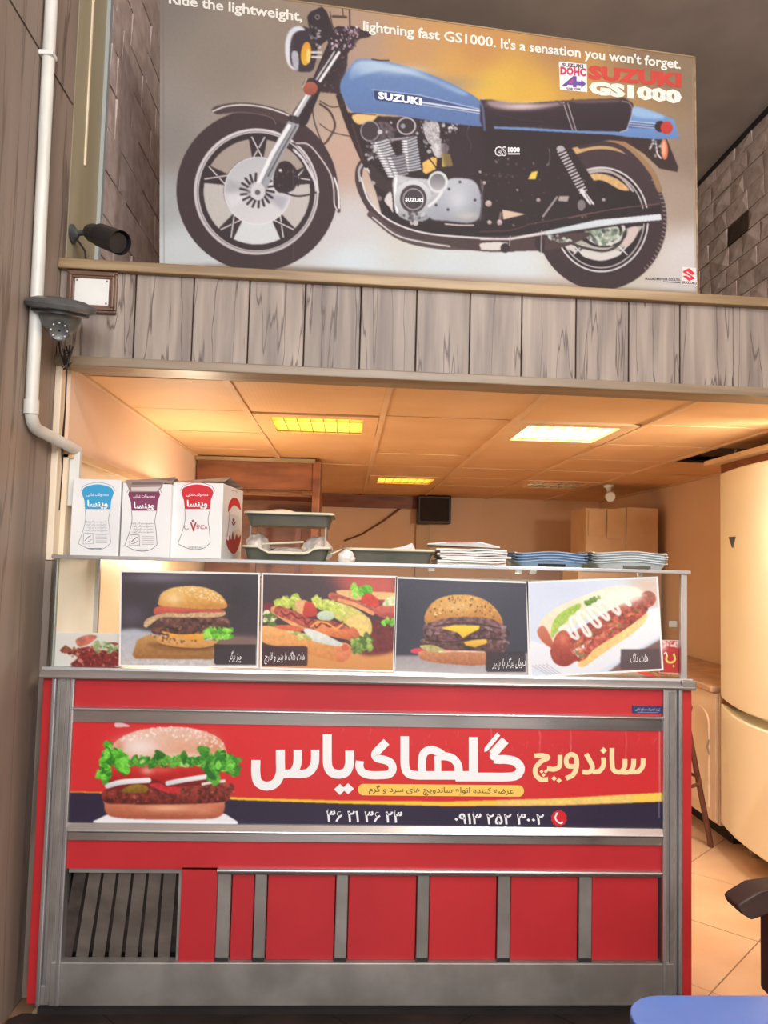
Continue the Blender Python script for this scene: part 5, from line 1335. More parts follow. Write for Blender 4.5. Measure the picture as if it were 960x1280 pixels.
def px_of(x, y, z):
    d = np.array([x, y, z])-cC; k = d@cF; return (480+FPX*(d@cR)/k, 640-FPX*(d@cU)/k)
qd = [px_of(PX0, YF+.0015, .918), px_of(PX1, YF+.0015, .918), px_of(PX1, YF+.0015, .600), px_of(PX0, YF+.0015, .600)]
A.sheet('banner_print', bpl, qd, 1.0, M['banner_ink'], bb_)
pr = Print(bpl, .0006)
W = (236, 240, 242); CRM = (240, 218, 168)
w_ = 11.2
pr.ribbon(f4((68, 240), (68, 300), (78, 336), (112, 352), (150, 340), (172, 300), (173, 240), (173, 196)), w_, W)
pr.ribbon(f4((172, 300), (200, 299), (228, 292), (244, 262), (247, 230), (247, 196)), w_*.92, W)
pr.ribbon(f4((215, 298), (270, 299), (300, 288), (319, 258), (322, 230), (322, 196)), w_*.92, W)
pr.ribbon(f4((374, 130), (374, 200), (376, 262), (392, 292), (425, 301), (456, 290), (469, 258), (470, 230), (470, 200)), w_, W)
for x, y in ((428, 366), (463, 363)): pr.poly(f4((x-25, y), (x, y-24), (x+25, y), (x, y+24)), W)
pr.ribbon(f4((628, 162), (600, 190), (580, 214), (588, 232), (620, 240), (645, 252), (654, 278), (640, 300), (600, 305), (555, 304), (524, 292), (512, 268), (514, 244)), w_*.9, W)
pr.ribbon(f4((706, 138), (706, 200), (707, 265), (720, 296), (750, 305), (800, 306), (960, 306), (1020, 306)), w_*.95, W, k=4)
pr.ribbon(f5((101, 164), (101, 322)), w_*.98, W, sm=False)
pr.ribbon(f4((782, 306), (779, 262), (786, 215), (815, 196), (850, 206), (872, 222)), w_*.9, W)
pr.ribbon(f4((848, 300), (848, 262), (846, 222)), w_*.75, W); pr.ribbon(f4((846, 226), (880, 224), (912, 234), (934, 262), (938, 300)), w_*.9, W)
pr.ribbon(f5((229, 177), (178, 234)), w_*.98, W, sm=False); pr.disc(*f5((184, 240))[0], w_*.49, w_*.49, W)
pr.ribbon([(x, y) for x, y in f5((184, 252), (205, 254), (230, 254), (268, 262), (290, 288), (276, 316), (236, 324), (150, 324), (70, 324), (30, 324))], w_*.98, W, k=4)
pr.poly(f5((196, 146), (209, 158), (158, 220), (145, 224), (146, 208)), W)
wc = 6.0
pr.ribbon(f5((346, 240), (375, 238), (402, 243)), wc, CRM); pr.disc(*f5((400, 246))[0], wc*.5, wc*.5, CRM)
pr.ribbon(f5((400, 248), (370, 264), (350, 290), (352, 316), (372, 334), (400, 334)), wc, CRM)
for x, y in ((374, 302), (391, 302), (382, 316)): pr.poly(f5((x-8, y), (x, y-8), (x+8, y), (x, y+8)), CRM)
pr.ribbon(f5((396, 290), (425, 293), (445, 282), (448, 258), (448, 236)), wc, CRM)
for x, y in ((424, 330), (444, 338)): pr.poly(f5((x-11, y), (x, y-11), (x+11, y), (x, y+11)), CRM)
pr.ribbon(f5((505, 282), (478, 278), (474, 250), (492, 234), (512, 246), (514, 285), (500, 315), (472, 330)), wc, CRM)
pr.ribbon(f5((552, 232), (566, 256), (578, 284), (566, 304), (538, 304)), wc, CRM)
pr.ribbon(f5((578, 304), (606, 300), (622, 276), (622, 246)), wc, CRM); pr.poly(f5((608, 218), (622, 204), (636, 218), (622, 232)), CRM)
pr.ribbon(f5((656, 208), (656, 260), (662, 296), (690, 304), (706, 284), (708, 252)), wc, CRM); pr.ribbon(f5((690, 304), (724, 304), (740, 284), (743, 252)), wc, CRM); pr.ribbon(f5((728, 304), (760, 302), (778, 282), (781, 250)), wc, CRM)
# pill and small text
pill = [(655-6.5+6.5*math.cos(a), 988.5+.3+7.2*math.sin(a)) for a in np.linspace(-math.pi/2, math.pi/2, 10)]+[(454+6.5*math.cos(a), 987+7.2*math.sin(a)) for a in np.linspace(math.pi/2, 3*math.pi/2, 10)]
pr.poly(pill, (240, 200, 96)); pr.text(farsi('عرضه کننده انواع ساندویچ های سرد و گرم'), (461, 989.5), (642, 992), 7.0, (92, 62, 40), .008)
pr.text('۳۶ ۲۱ ۳۶ ۲۳', (408, 1026.5), (503, 1028), 13.5, (236, 238, 244), .022); pr.text('۰۹۱۳ ۲۵۲ ۳۰۰۲', (568, 1029.5), (680, 1030.5), 13.0, (236, 238, 244), .022)
cx, cy = f5((444, 489))[0]
pr.poly([(cx+(9.5+(.9 if k % 2 else -.4))*math.cos(k*math.pi/12), cy+(10+(.9 if k % 2 else -.4))*math.sin(k*math.pi/12)) for k in range(24)], (206, 30, 44))
pr.ribbon([(cx-3.5, cy-4.5), (cx-4.6, cy), (cx-1, cy+5), (cx+3.2, cy+6)], 2.0, W); pr.ribbon([(cx-3.9, cy-5.5), (cx-1, cy-5.8)], 2.6, W); pr.ribbon([(cx+1.5, cy+6.5), (cx+4.6, cy+4.6)], 2.6, W)
pr.build('lettering', M['ink'], bb_)

# ---- motorcycle poster
a0 = Vector((-.73, 2.89, 0)); a1 = Vector((1.36, 3.03, 0)); pd = (a1-a0).normalized()
PP = Plane(a0, (pd.y, -pd.x, 0))
pt = thing('motorcycle_poster', 'large motorcycle advertising poster of a blue motorcycle standing on the ledge', 'poster', (.3, 2.96, 2.46))
def on(px, py, off=0.): return Vector(PP(px, py, off))
TL, TR = on(200, -23), on(869, 71); BLq = on(200, 340); BRq = on(873, 376); BLq.z = BRq.z = 2.47
MB().prism([tuple(p) for p in (TL, TR, BRq, BLq)], tuple(Vector((-pd.y, pd.x, 0))*.012)).build('board', M['paper'], pt)
f = {'A': K(200, 0, 4), 'B': K(200, 160, 4), 'C': K(400, 0, 4), 'D': K(400, 140, 4), 'E': K(600, 40, 3.4286), 'F': K(600, 170, 3.4286)}
fa, fb, fc, fd, fe, ff = (f[k] for k in 'ABCDEF')
A = Art(195, -45, 880, 395)
# backdrop: smooth mix of tones
gy, gx = np.mgrid[0:A.H, 0:A.W]; gx = gx[::8, ::8]/2+195; gy = gy[::8, ::8]/2-45
cp = [(200, 0, (128, 120, 112)), (290, 80, (138, 126, 116)), (215, 180, (136, 130, 126)), (370, 60, (142, 128, 114)), (205, 260, (160, 164, 166)), (225, 310, (190, 198, 202)), (440, 50, (176, 146, 124)), (530, 60, (196, 148, 96)),
      (620, 110, (222, 178, 64)), (670, 120, (218, 170, 60)), (560, 90, (206, 156, 80)), (720, 100, (196, 146, 70)), (780, 110, (172, 132, 80)), (860, 100, (138, 116, 92)), (868, 200, (142, 122, 106)), (850, 250, (160, 142, 128)),
      (860, 320, (200, 196, 196)), (430, 200, (190, 158, 142)), (430, 280, (196, 194, 198)), (440, 330, (200, 214, 222)), (560, 340, (196, 208, 214)), (300, 330, (196, 206, 212)), (640, 330, (200, 210, 216)), (600, 60, (196, 140, 78)), (700, 62, (176, 128, 84)), (800, 80, (140, 112, 86)),
      (320, 190, (150, 140, 134)), (320, 290, (196, 200, 202)), (380, 230, (168, 158, 152)), (550, 215, (224, 180, 90)), (720, 240, (206, 170, 120)), (750, 300, (190, 190, 176))]
wsum = 0; acc = 0
for x, y, c in cp:
    w_ = 1/(((gx-x)**2+(gy-y)**2)+220)**1.6; acc = acc+w_[..., None]*np.array(c, float); wsum = wsum+w_
low = acc/wsum[..., None]
yy = np.clip(np.arange(A.H)/8, 0, low.shape[0]-1.001); xx = np.clip(np.arange(A.W)/8, 0, low.shape[1]-1.001)
yi, xi = yy.astype(int), xx.astype(int); fy = (yy-yi)[:, None, None]; fx = (xx-xi)[None, :, None]
A.b = (low[yi][:, xi]*(1-fx)+low[yi][:, xi+1]*fx)*(1-fy)+(low[yi+1][:, xi]*(1-fx)+low[yi+1][:, xi+1]*fx)*fy
DK = (52, 36, 42); DK2 = (38, 26, 32); TY = (66, 48, 54); SL = (196, 200, 206); SL2 = (140, 144, 152)
# ground shadow
A.fill([(195, 333), (300, 330), (420, 336), (640, 352), (880, 366), (880, 395), (195, 395)], (128, 112, 98), sm=False, soft=2.5); A.fill([(430, 340), (640, 346), (760, 352), (700, 358), (520, 352)], (170, 152, 140), a=.6, soft=3)
# ---- rear wheel
cx, cy = 751.5, 274.5
A.ell(cx, cy, 82, 88, TY, c2=(56, 40, 44)); A.ell(cx+1, cy+1, 59, 66, DK2)
A.fill(ff((360, 440), (430, 480), (500, 500), (600, 490), (690, 400), (700, 385), (620, 400), (560, 460), (470, 460), (400, 430)), (170, 166, 160), soft=.6)
A.ell(cx, cy, 59.5, 66, (206, 204, 206), ring=2.0); A.ell(cx, cy, 54.5, 61, (176, 172, 174), ring=1.6)
A.fill(ff((440, 180), (500, 160), (580, 180), (640, 230), (600, 230), (520, 190), (450, 200)), (206, 166, 110), nz=.1)
A.line(ff((430, 165), (520, 145), (600, 175), (655, 235)), 3.2, (170, 160, 160))
A.ell(*ff((530, 410))[0], 29, 20, DK2); A.ell(*ff((535, 405))[0], 26, 19, (186, 190, 186), ring=3.2); A.ell(*ff((530, 410))[0], 20, 14, (150, 166, 150), nz=.3, cell=3)
A.specks(ff((450, 400), (600, 400), (590, 450), (500, 465)), 36, 2.0, [(70, 70, 70), (206, 210, 200), (100, 120, 104)])
for a, b in (((640, 400), (675, 470)), ((560, 470), (610, 500)), ((430, 480), (520, 520))): pass
A.fill(ff((640, 395), (675, 390), (670, 430), (630, 475), (600, 455), (630, 430)), (196, 180, 176)); A.fill(ff((440, 485), (520, 500), (590, 490), (600, 510), (520, 535), (440, 515)), (200, 198, 196)); A.fill(ff((350, 450), (400, 470), (410, 500), (370, 480)), (196, 192, 190))
for c in ((420, 488), (612, 490)):
    for s in (-1, 1): A.line(ff((c[0]-18, c[1]-18*s), (c[0]+18, c[1]+18*s)), 1.8, (206, 206, 208))
A.line(ff((355, 445), (450, 480), (540, 492), (600, 460), (622, 410)), 3, (60, 54, 52))
for k in range(26):      # tread blocks on the rear edge
    a = -.75+k*.062; A.line([(cx+78*math.cos(a), cy+84*math.sin(a)), (cx+82.5*math.cos(a+.01), cy+88.5*math.sin(a+.01))], 1.4, (150, 140, 140), .8)
# fender arc and tail
A.line(ff((355, 50), (420, 25), (520, 15), (600, 30), (680, 90), (740, 160), (770, 230)), 7, (168, 128, 80), c2=(150, 116, 84), d=(1, 0)); A.line(ff((370, 40), (440, 18), (520, 12)), 3, (214, 170, 70))
A.line(ff((430, 45), (520, 32), (600, 48), (670, 105), (725, 175)), 6, TY)
A.fill(fe((480, 455), (700, 450), (800, 458), (850, 580), (845, 600), (770, 585), (700, 520), (620, 470)), (58, 40, 40), sm=False)
A.ell(*fe((790, 502))[0], 4.5, 13, (214, 120, 84), rot=-.05); A.ell(*fe((788, 500))[0], 2, 9, (236, 170, 130)); A.line(fe((728, 500), (750, 470), (760, 520), (775, 540)), 2, (206, 206, 210)); A.specks(fe((725, 470), (770, 465), (775, 540), (730, 510)), 14, 1.2, [SL, (90, 84, 90)])
# ---- body mass
A.fill([(432, 140), (470, 145), (600, 150), (612, 156), (700, 163), (790, 170), (745, 178), (715, 185), (745, 230), (757, 262), (800, 262), (826, 256), (828, 275), (760, 284), (690, 296), (668, 304), (640, 305), (560, 306), (510, 298), (478, 272), (470, 240), (456, 205)], DK, DK2, sm=False, soft=.5)
A.fill([(605, 158), (700, 165), (712, 190), (690, 240), (640, 250), (606, 240)], (46, 30, 36), soft=1)
A.specks([(605, 200), (720, 215), (760, 262), (700, 285), (610, 285)], 60, 1.1, [(96, 76, 78), (76, 56, 60), (120, 104, 104), (30, 20, 24)])
A.fill(ff((205, 185), (222, 155), (248, 150), (238, 185)), (226, 196, 70), sm=False); A.fill(ff((95, 315), (195, 335), (100, 358)), (206, 182, 160), sm=False)
A.fill(ff((340, 258), (382, 258), (375, 282), (335, 278)), (160, 152, 152), sm=False); A.line(ff((270, 345), (330, 262)), 2.4, (150, 142, 146))
for x, y, r in ((36, 290, 4), (250, 275, 2.6), (40, 370, 2.6), (85, 372, 3), (530, 274, 2.2), (160, 232, 1.4), (18, 200, 2)): A.ell(*ff((x, y))[0], r, r, (196, 180, 180), c2=(120, 104, 110))
A.line(ff((15, 200), (10, 240), (0, 262)), 1.2, (120, 110, 112)); A.line(ff((90, 330), (80, 380)), 3, (120, 96, 92))
# shock
A.line(ff((350, 60), (480, 300)), 6, (60, 50, 56), sm=False)
for k in range(15):
    t_ = k/14; x = 345+95*t_; y = 62+175*t_; A.line(ff((x-12, y+8), (x+18, y-6)), 1.5, (214, 212, 216))
A.line(ff((436, 235), (480, 292)), 5.5, (206, 206, 212), sm=False); A.line(ff((450, 245), (484, 300)), 1.2, (120, 110, 116), sm=False)
A.ell(*ff((435, 297))[0], 5, 7, (120, 112, 116)); A.ell(*ff((345, 55))[0], 5, 4, (170, 164, 168)); A.fill(ff((440, 320), (480, 292), (495, 322)), DK2)
# ---- exhausts
A.line([(458, 198), (449, 212), (451, 236), (470, 268), (505, 290), (560, 299), (640, 299), (700, 296)], 9, (72, 56, 60)); A.line([(463, 268), (500, 296), (545, 307), (600, 309), (640, 311)], 8, (86, 70, 72))
A.line([(451, 222), (462, 252), (488, 276), (530, 291), (590, 297), (640, 299)], 2.2, (214, 212, 214)); A.line([(466, 272), (496, 294), (530, 303), (562, 308)], 1.8, (206, 206, 210)); A.line([(457, 200), (449, 212), (450, 226)], 3, (176, 172, 176))
A.fill(fd((270, 60), (330, 50), (370, 90), (365, 150), (300, 160), (270, 130)), (96, 84, 92), a=.9, nz=.3, cell=3); A.line(fd((275, 150), (350, 140), (480, 125)), 3, (150, 144, 152)); A.specks(fd((260, 60), (500, 40), (500, 140), (280, 150)), 46, 1.5, [SL, SL2, (60, 50, 56), (96, 84, 92)])
A.line(fd((232, 240), (240, 290), (300, 360), (380, 420)), 2.4, (206, 204, 208)); A.line(fd((262, 225), (235, 245), (225, 285)), 2.4, (190, 186, 190))
A.fill([(560, 304), (640, 296), (700, 292), (740, 292), (700, 310), (650, 314), (600, 314)], (74, 56, 58)); A.fill(ff((0, 462), (60, 455), (120, 460), (20, 485)), (206, 200, 198)); A.fill(fd((800, 685), (900, 655), (925, 660), (900, 690)), (206, 200, 198)); A.ell(*ff((108, 480))[0], 6, 6, DK)
A.fill(ff((240, 440), (275, 440), (270, 500), (240, 480)), DK)
A.fill(ff((180, 440), (280, 405), (500, 360), (770, 330), (780, 372), (640, 378), (460, 405), (290, 435)), (56, 40, 44), sm=False)
A.fill(ff((278, 408), (500, 360), (775, 334), (779, 360), (600, 376), (420, 402), (280, 425)), (206, 216, 224), (186, 196, 206), sm=False); A.fill(ff((0, 440), (130, 436), (280, 408), (280, 422), (130, 446), (0, 446)), (206, 200, 202), sm=False)
A.line(ff((380, 352), (560, 316), (770, 290)), 1.0, (120, 84, 84)); A.line(ff((200, 380), (360, 352), (480, 328)), 1.2, (96, 66, 64)); A.line(ff((0, 410), (120, 405), (200, 385)), .9, (150, 90, 70), .7)
A.line(ff((264, 405), (262, 500)), 1.2, (170, 166, 168)); A.line(ff((130, 430), (126, 470)), 1.2, (170, 166, 168))
A.specks(ff((290, 432), (340, 425), (400, 440), (350, 460)), 20, 1.4, [(190, 206, 200), (150, 160, 156)])
# ---- frame down tube and cables
A.line([(424, 120), (434, 150), (446, 180), (458, 206)], 8, (52, 36, 38)); A.line(fc((0, 505), (60, 535), (120, 525)), 1.6, (78, 62, 56)); A.line(fc((0, 520), (50, 560), (75, 630), (40, 700), (20, 720)), 2.6, (72, 56, 52)); A.line(fc((0, 620), (60, 660), (160, 684)), 1.5, (86, 70, 62)); A.line(fa((760, 510), (770, 600), (800, 690), (815, 720)), 1.6, (70, 54, 50))
A.fill(fd((165, 15), (280, 5), (270, 40), (215, 60), (180, 55)), (222, 186, 120))
# ---- engine
A.ell(*fd((255, 100))[0], 13, 14, (66, 54, 62)); A.ell(*fd((250, 95))[0], 12, 13, (160, 156, 166), ring=1.2); A.ell(*fd((300, 100))[0], 3, 3, (190, 188, 194)); A.ell(*fd((435, 75))[0], 14, 12, (60, 48, 54)); A.ell(*fd((432, 70))[0], 12, 11, (196, 190, 196), ring=1.6); A.ell(*fd((415, 70))[0], 3, 3, SL2)
def fins(a, b, c, d, n, col=(200, 204, 212)):       # stripes across a quad a-b (top) to d-c (bottom)
    A.fill(fd(a, b, c, d), (84, 80, 90), sm=False)
    for k in range(n):
        t_ = (k+.5)/n; p0 = (a[0]+(d[0]-a[0])*t_, a[1]+(d[1]-a[1])*t_); p1 = (b[0]+(c[0]-b[0])*t_, b[1]+(c[1]-b[1])*t_)
        A.line(fd(p0, ((p0[0]+p1[0])/2, (p0[1]+p1[1])/2+4), p1), 1.9, col); A.line(fd((p0[0]+8, p0[1]-1), (p0[0]+22, p0[1])), 2, (232, 234, 238))
fins((255, 150), (335, 132), (425, 320), (345, 328), 14); fins((410, 140), (480, 120), (505, 290), (420, 300), 12, (176, 180, 190)); fins((330, 225), (425, 210), (440, 315), (370, 325), 7, (150, 150, 160))
A.specks(fd((230, 170), (270, 150), (300, 240), (230, 215)), 22, 1.6, [SL, SL2, (90, 86, 94)]); A.specks(fd((510, 60), (620, 50), (640, 200), (540, 200)), 60, 1.7, [SL, SL2, (70, 56, 62), (230, 230, 234)]); A.fill(fd((520, 60), (590, 55), (595, 140), (560, 160), (530, 130)), (176, 172, 178), nz=.3, cell=2); A.fill(fd((560, 160), (640, 165), (630, 215), (580, 225)), (186, 184, 190), nz=.2, cell=2)
A.fill(fd((512, 255), (560, 225), (585, 230), (580, 285), (530, 310), (515, 300)), (226, 180, 90), sm=False, nz=.1); A.fill(fd((610, 205), (650, 210), (665, 270), (610, 275)), (226, 206, 80), sm=False); A.line(fd((500, 190), (560, 250), (600, 310)), 1.6, (50, 40, 40))
A.specks(fd((640, 60), (700, 60), (690, 105), (650, 100)), 16, 1.3, [SL, (230, 230, 234), SL2])
A.line(fd((745, 70), (735, 110), (755, 160), (750, 200)), 1, (110, 96, 110)); A.fill(fd((620, 120), (800, 100), (810, 300), (640, 310)), (52, 36, 46), a=.6, soft=2)
A.fill(fd((255, 260), (330, 335), (365, 340), (375, 440), (330, 400), (260, 350)), (60, 46, 50)); A.ell(*fd((265, 355))[0], 3, 2.6, (170, 160, 160)); A.ell(*fd((298, 432))[0], 3, 3, (120, 110, 112)); A.fill(fd((322, 440), (355, 400), (365, 500), (350, 480)), (206, 200, 200))
A.fill(fd((372, 325), (470, 330), (560, 345), (600, 420), (560, 500), (530, 540), (450, 545), (385, 510), (368, 430)), (186, 190, 198), (150, 154, 162), nz=.08)
A.line(fd((380, 330), (376, 420), (386, 500)), 3.2, (222, 226, 232)); A.ell(*fd((466, 434))[0], 23, 23, (206, 210, 216), c2=(160, 164, 172)); A.ell(*fd((466, 434))[0], 16.6, 17.5, (70, 62, 70)); A.ell(*fd((467, 436))[0], 13, 13.4, (198, 200, 206), ring=.9)
A.fill(fd((545, 440), (600, 400), (640, 340), (700, 330), (770, 345), (800, 400), (805, 480), (790, 535), (740, 555), (640, 545), (550, 530)), (178, 184, 196), (140, 146, 158), d=(.3, 1), soft=.7)
A.blob(*fd((690, 440))[0], 14, 16, (206, 212, 222), .6); A.blob(*fd((740, 520))[0], 14, 5, (206, 200, 186), .5); A.ell(*fd((590, 350))[0], 12.5, 13.5, (206, 210, 216)); A.ell(*fd((588, 350))[0], 9.5, 10.5, (110, 108, 116), c2=(170, 172, 180))
A.line(fd((545, 470), (580, 440), (610, 400)), 3.5, (214, 216, 220)); A.specks(fd((400, 500), (540, 510), (500, 560), (430, 545)), 24, 1.6, [SL, SL2, (80, 70, 74)]); A.ell(*fd((478, 556))[0], 3.4, 3.4, (186, 180, 182))
for x, y in ((640, 488), (775, 440), (645, 385), (700, 350), (580, 465)): A.ell(*fd((x, y))[0], 1.8, 1.8, (70, 66, 72))
A.line(fd((626, 560), (700, 566), (768, 566)), 1.6, (214, 200, 196)); A.line(fd((805, 340), (812, 440), (800, 540)), 2, (90, 76, 80))
for x, y, r in ((822, 355, 2), (843, 458, 4), (898, 552, 3.4), (848, 552, 2.6), (800, 300, 1.6)): A.ell(*fd((x, y))[0], r, r, (206, 190, 190), c2=(150, 130, 132))
A.line(fd((160, 60), (205, 200), (215, 240)), 2, (96, 78, 76), .5)
# ---- front wheel
cx, cy = 321.5, 238.
A.ell(cx, cy, 101, 101, TY, c2=(60, 42, 46)); A.ell(cx-1, cy+1.5, 78, 79, (206, 202, 206), c2=(186, 180, 184)); A.ell(cx-.5, cy+1.5, 75.2, 75.8, (120, 110, 114), ring=1); A.ell(cx-.5, cy+1.5, 72.5, 73.5, DK)
# openings between spokes show the backdrop
def opening(a0_, a1_):
    n = 8; ro, ri = 66.5, 42; P_ = [(cx-.5+ro*math.cos(a0_+(a1_-a0_)*k/n), cy+1.5+ro*.995*math.sin(a0_+(a1_-a0_)*k/n)) for k in range(n+1)]
    P_ += [(cx+ri*math.cos(a1_+(a0_-a1_)*k/n), cy+ri*math.sin(a1_+(a0_-a1_)*k/n)) for k in range(n+1)]
    ym = cy+55*math.sin((a0_+a1_)/2); c = (160, 148, 140) if ym < 225 else (184, 180, 178) if ym < 265 else (200, 206, 210)
    A.fill(P_, c, sm=False)
sp_a = [-math.pi/2+.02, -math.pi/2+.02-1.256*1.0, -math.pi/2-2.513, -math.pi/2-3.77, -math.pi/2-5.03]
sa = sorted([a % (2*math.pi) for a in sp_a])
for k in range(5):
    b0_, b1_ = sa[k]+.17, (sa[(k+1) % 5]+(2*math.pi if k == 4 else 0))-.17; opening(b0_, b1_)
for a in sa:
    for s in (-1, 1):
        p0 = (cx+40*math.cos(a+s*.16), cy+40*math.sin(a+s*.16)); p1 = (cx+67*math.cos(a-s*.12), cy+67*math.sin(a-s*.12)); A.line([p0, p1], 3.4, DK, sm=False); A.line([p0, p1], 1.6, (206, 204, 208), sm=False)
A.ell(cx+.5, cy+.5, 42, 42.5, (176, 178, 186), c2=(206, 206, 210), d=(.3, 1)); A.ell(cx+.5, cy+.5, 42, 42.5, (220, 222, 226), ring=1.2, a=.7)
for k, (a0_, c) in enumerate(((2.75, (214, 216, 222)), (3.3, (150, 152, 162)), (-.3, (226, 226, 230)), (.45, (140, 140, 156)))): A.fill([(cx, cy), (cx+40*math.cos(a0_-.22), cy+40*math.sin(a0_-.22)), (cx+40*math.cos(a0_+.22), cy+40*math.sin(a0_+.22))], c, sm=False, a=.55, soft=2)
for k in range(18):
    a = k*math.pi/9; A.line([(cx+12*math.cos(a), cy+12*math.sin(a)), (cx+21*math.cos(a+.1), cy+21*math.sin(a+.1))], 3.0, (50, 40, 46), .95, sm=False)
A.ell(cx, cy, 11, 11, (176, 172, 178), nz=.3, cell=2); A.specks([(cx-11, cy-8), (cx+9, cy-8), (cx+10, cy+9), (cx-9, cy+10)], 30, 1.3, [(60, 50, 54), (220, 220, 224), (120, 112, 118)])
# caliper, fender
A.fill(fb((585, 190), (620, 165), (660, 180), (690, 230), (680, 290), (650, 320), (590, 320), (565, 270)), (50, 36, 42)); A.ell(*fb((602, 212))[0], 2.2, 1.8, (214, 206, 210)); A.specks(fb((590, 190), (680, 220), (670, 310), (590, 310)), 16, 1.1, [(110, 96, 100), (80, 66, 72)])
A.line(fb((600, 315), (680, 340), (750, 332), (790, 318)), 2.2, (60, 44, 48)); A.line(fb((690, 290), (700, 250), (740, 180)), 2.2, (60, 46, 50)); A.line(fb((670, 110), (710, 150), (745, 210), (775, 270), (790, 320)), 3.2, (206, 204, 208))
A.fill(fa((258, 548), (300, 525), (400, 513), (500, 522), (600, 548), (650, 575), (690, 610), (640, 625), (580, 600), (560, 580), (470, 568), (370, 562), (290, 572)), (76, 58, 60)); A.line(fa((265, 556), (330, 532), (420, 524), (520, 536), (600, 560), (650, 580)), 1.8, (222, 216, 216)); A.line(fa((300, 572), (400, 562), (500, 572), (560, 590), (580, 620)), 1, (120, 100, 104))
A.fill(fb((660, 80), (700, 68), (750, 80), (800, 130), (850, 200), (890, 290), (902, 400), (900, 420), (885, 415), (870, 330), (850, 250), (810, 170), (760, 110)), (76, 58, 62)); A.line(fb((680, 76), (740, 82), (795, 140), (850, 225), (868, 300), (872, 380), (888, 412)), 1.6, (206, 200, 204)); A.line(fb((872, 250), (890, 310), (896, 400)), 2.2, (226, 224, 226))
# ---- fork
A.line([(424, 40), (395, 108), (378, 150)], 15, (48, 34, 42), sm=False)
A.line(fa((900, 180), (745, 480), (680, 570)), 9.5, (70, 56, 62), sm=False); A.line(fa((895, 262), (800, 405)), 3.4, (226, 228, 232), sm=False); A.line(fa((870, 258), (780, 400)), 1.6, (206, 206, 212), sm=False); A.line(fa((740, 480), (675, 585)), 7.5, (186, 190, 196), sm=False); A.line(fa((732, 478), (668, 582)), 1.6, (240, 240, 242), sm=False); A.line(fa((752, 484), (690, 590)), 1.2, (70, 60, 64), sm=False)
A.line(fb((665, -15), (580, 130), (510, 285)), 15, (150, 154, 162), sm=False); A.line(fb((645, -10), (560, 130), (480, 300)), 5, (222, 226, 232), sm=False); A.line(fb((680, -10), (600, 130), (540, 240)), 2, (90, 84, 92), sm=False); A.line(fb((655, 0), (575, 140), (500, 300)), 1.2, (120, 120, 130), sm=False)
A.ell(*fb((490, 318))[0], 9, 11, (196, 198, 204)); A.ell(*fb((488, 322))[0], 3.4, 3.4, (96, 90, 96)); A.fill(fa((650, 575), (700, 590), (690, 620), (640, 600)), (60, 48, 54))
A.fill(fa((735, 395), (800, 395), (800, 440), (715, 440)), (60, 44, 48)); A.ell(*fa((752, 442))[0], 9, 8.5, (176, 96, 76), c2=(150, 76, 62)); A.line(fa((735, 395), (712, 438)), 1.2, (206, 200, 200), sm=False)
# ---- headlight, gauges, bars
A.fill(fa((650, 150), (700, 130), (760, 150), (790, 200), (770, 340), (720, 360), (660, 340), (636, 250)), (62, 50, 60)); A.fill(fa((625, 240), (635, 180), (660, 140), (700, 130), (725, 150), (690, 155), (662, 180), (650, 240), (655, 320), (690, 350), (660, 345), (635, 310)), (206, 212, 222), soft=.6)
A.fill(fa((660, 262), (690, 265), (690, 350), (665, 330)), (170, 170, 184), nz=.1); A.ell(*fa((730, 268))[0], 6.3, 14.8, (222, 150, 50), rot=.1, c2=(226, 176, 40)); A.ell(*fa((742, 280))[0], 2.6, 9, (246, 206, 110)); A.line(fa((760, 262), (805, 262)), 3, (196, 196, 204)); A.line(fa((760, 285), (805, 285)), 2.4, (206, 206, 212))
A.fill(fa((735, 85), (750, 60), (810, 32), (835, 60), (865, 140), (850, 190), (800, 230), (770, 200), (745, 140)), (56, 44, 50), sm=False); A.ell(*fa((787, 85))[0], 3, 3, (170, 164, 170), ring=.8); A.specks(fa((745, 130), (800, 150), (800, 240), (760, 220)), 28, 1.3, [(214, 206, 214), (120, 110, 120), (40, 30, 36)])
A.fill(fa((840, 170), (880, 140), (960, 130), (1010, 160), (960, 240), (900, 300), (850, 260)), (60, 46, 56)); A.specks(fa((840, 170), (890, 135), (1000, 140), (960, 240), (880, 280)), 80, 1.2, [(196, 170, 184), (226, 216, 224), (120, 96, 110), (40, 28, 36)])
A.fill(fc((150, 170), (200, 150), (255, 165), (245, 185), (190, 200), (160, 250), (150, 230)), (66, 50, 56)); A.specks(fc((140, 170), (210, 150), (180, 230), (150, 260)), 26, 1.3, [(206, 176, 190), (110, 86, 96)])
A.line(fa((910, 30), (916, 75)), 1.4, (70, 56, 56)); A.line(fa((946, 0), (950, 140)), 1.8, (66, 52, 52)); A.line(fa((865, 82), (930, 86)), 3.2, (80, 64, 62), sm=False); A.line(fa((870, 140), (860, 120), (850, 60)), 1.4, (80, 66, 66))
A.fill(fa((830, 250), (940, 250), (935, 330), (900, 470), (800, 460)), (58, 42, 48), sm=False, soft=.6); A.specks(fa((860, 260), (930, 250), (900, 440), (820, 440)), 20, 1.2, [(110, 86, 96), (80, 62, 70)])
A.line(fa((895, 262), (800, 405)), 3.4, (226, 228, 232), sm=False); A.line(fa((872, 258), (782, 398)), 1.6, (206, 206, 212), sm=False)
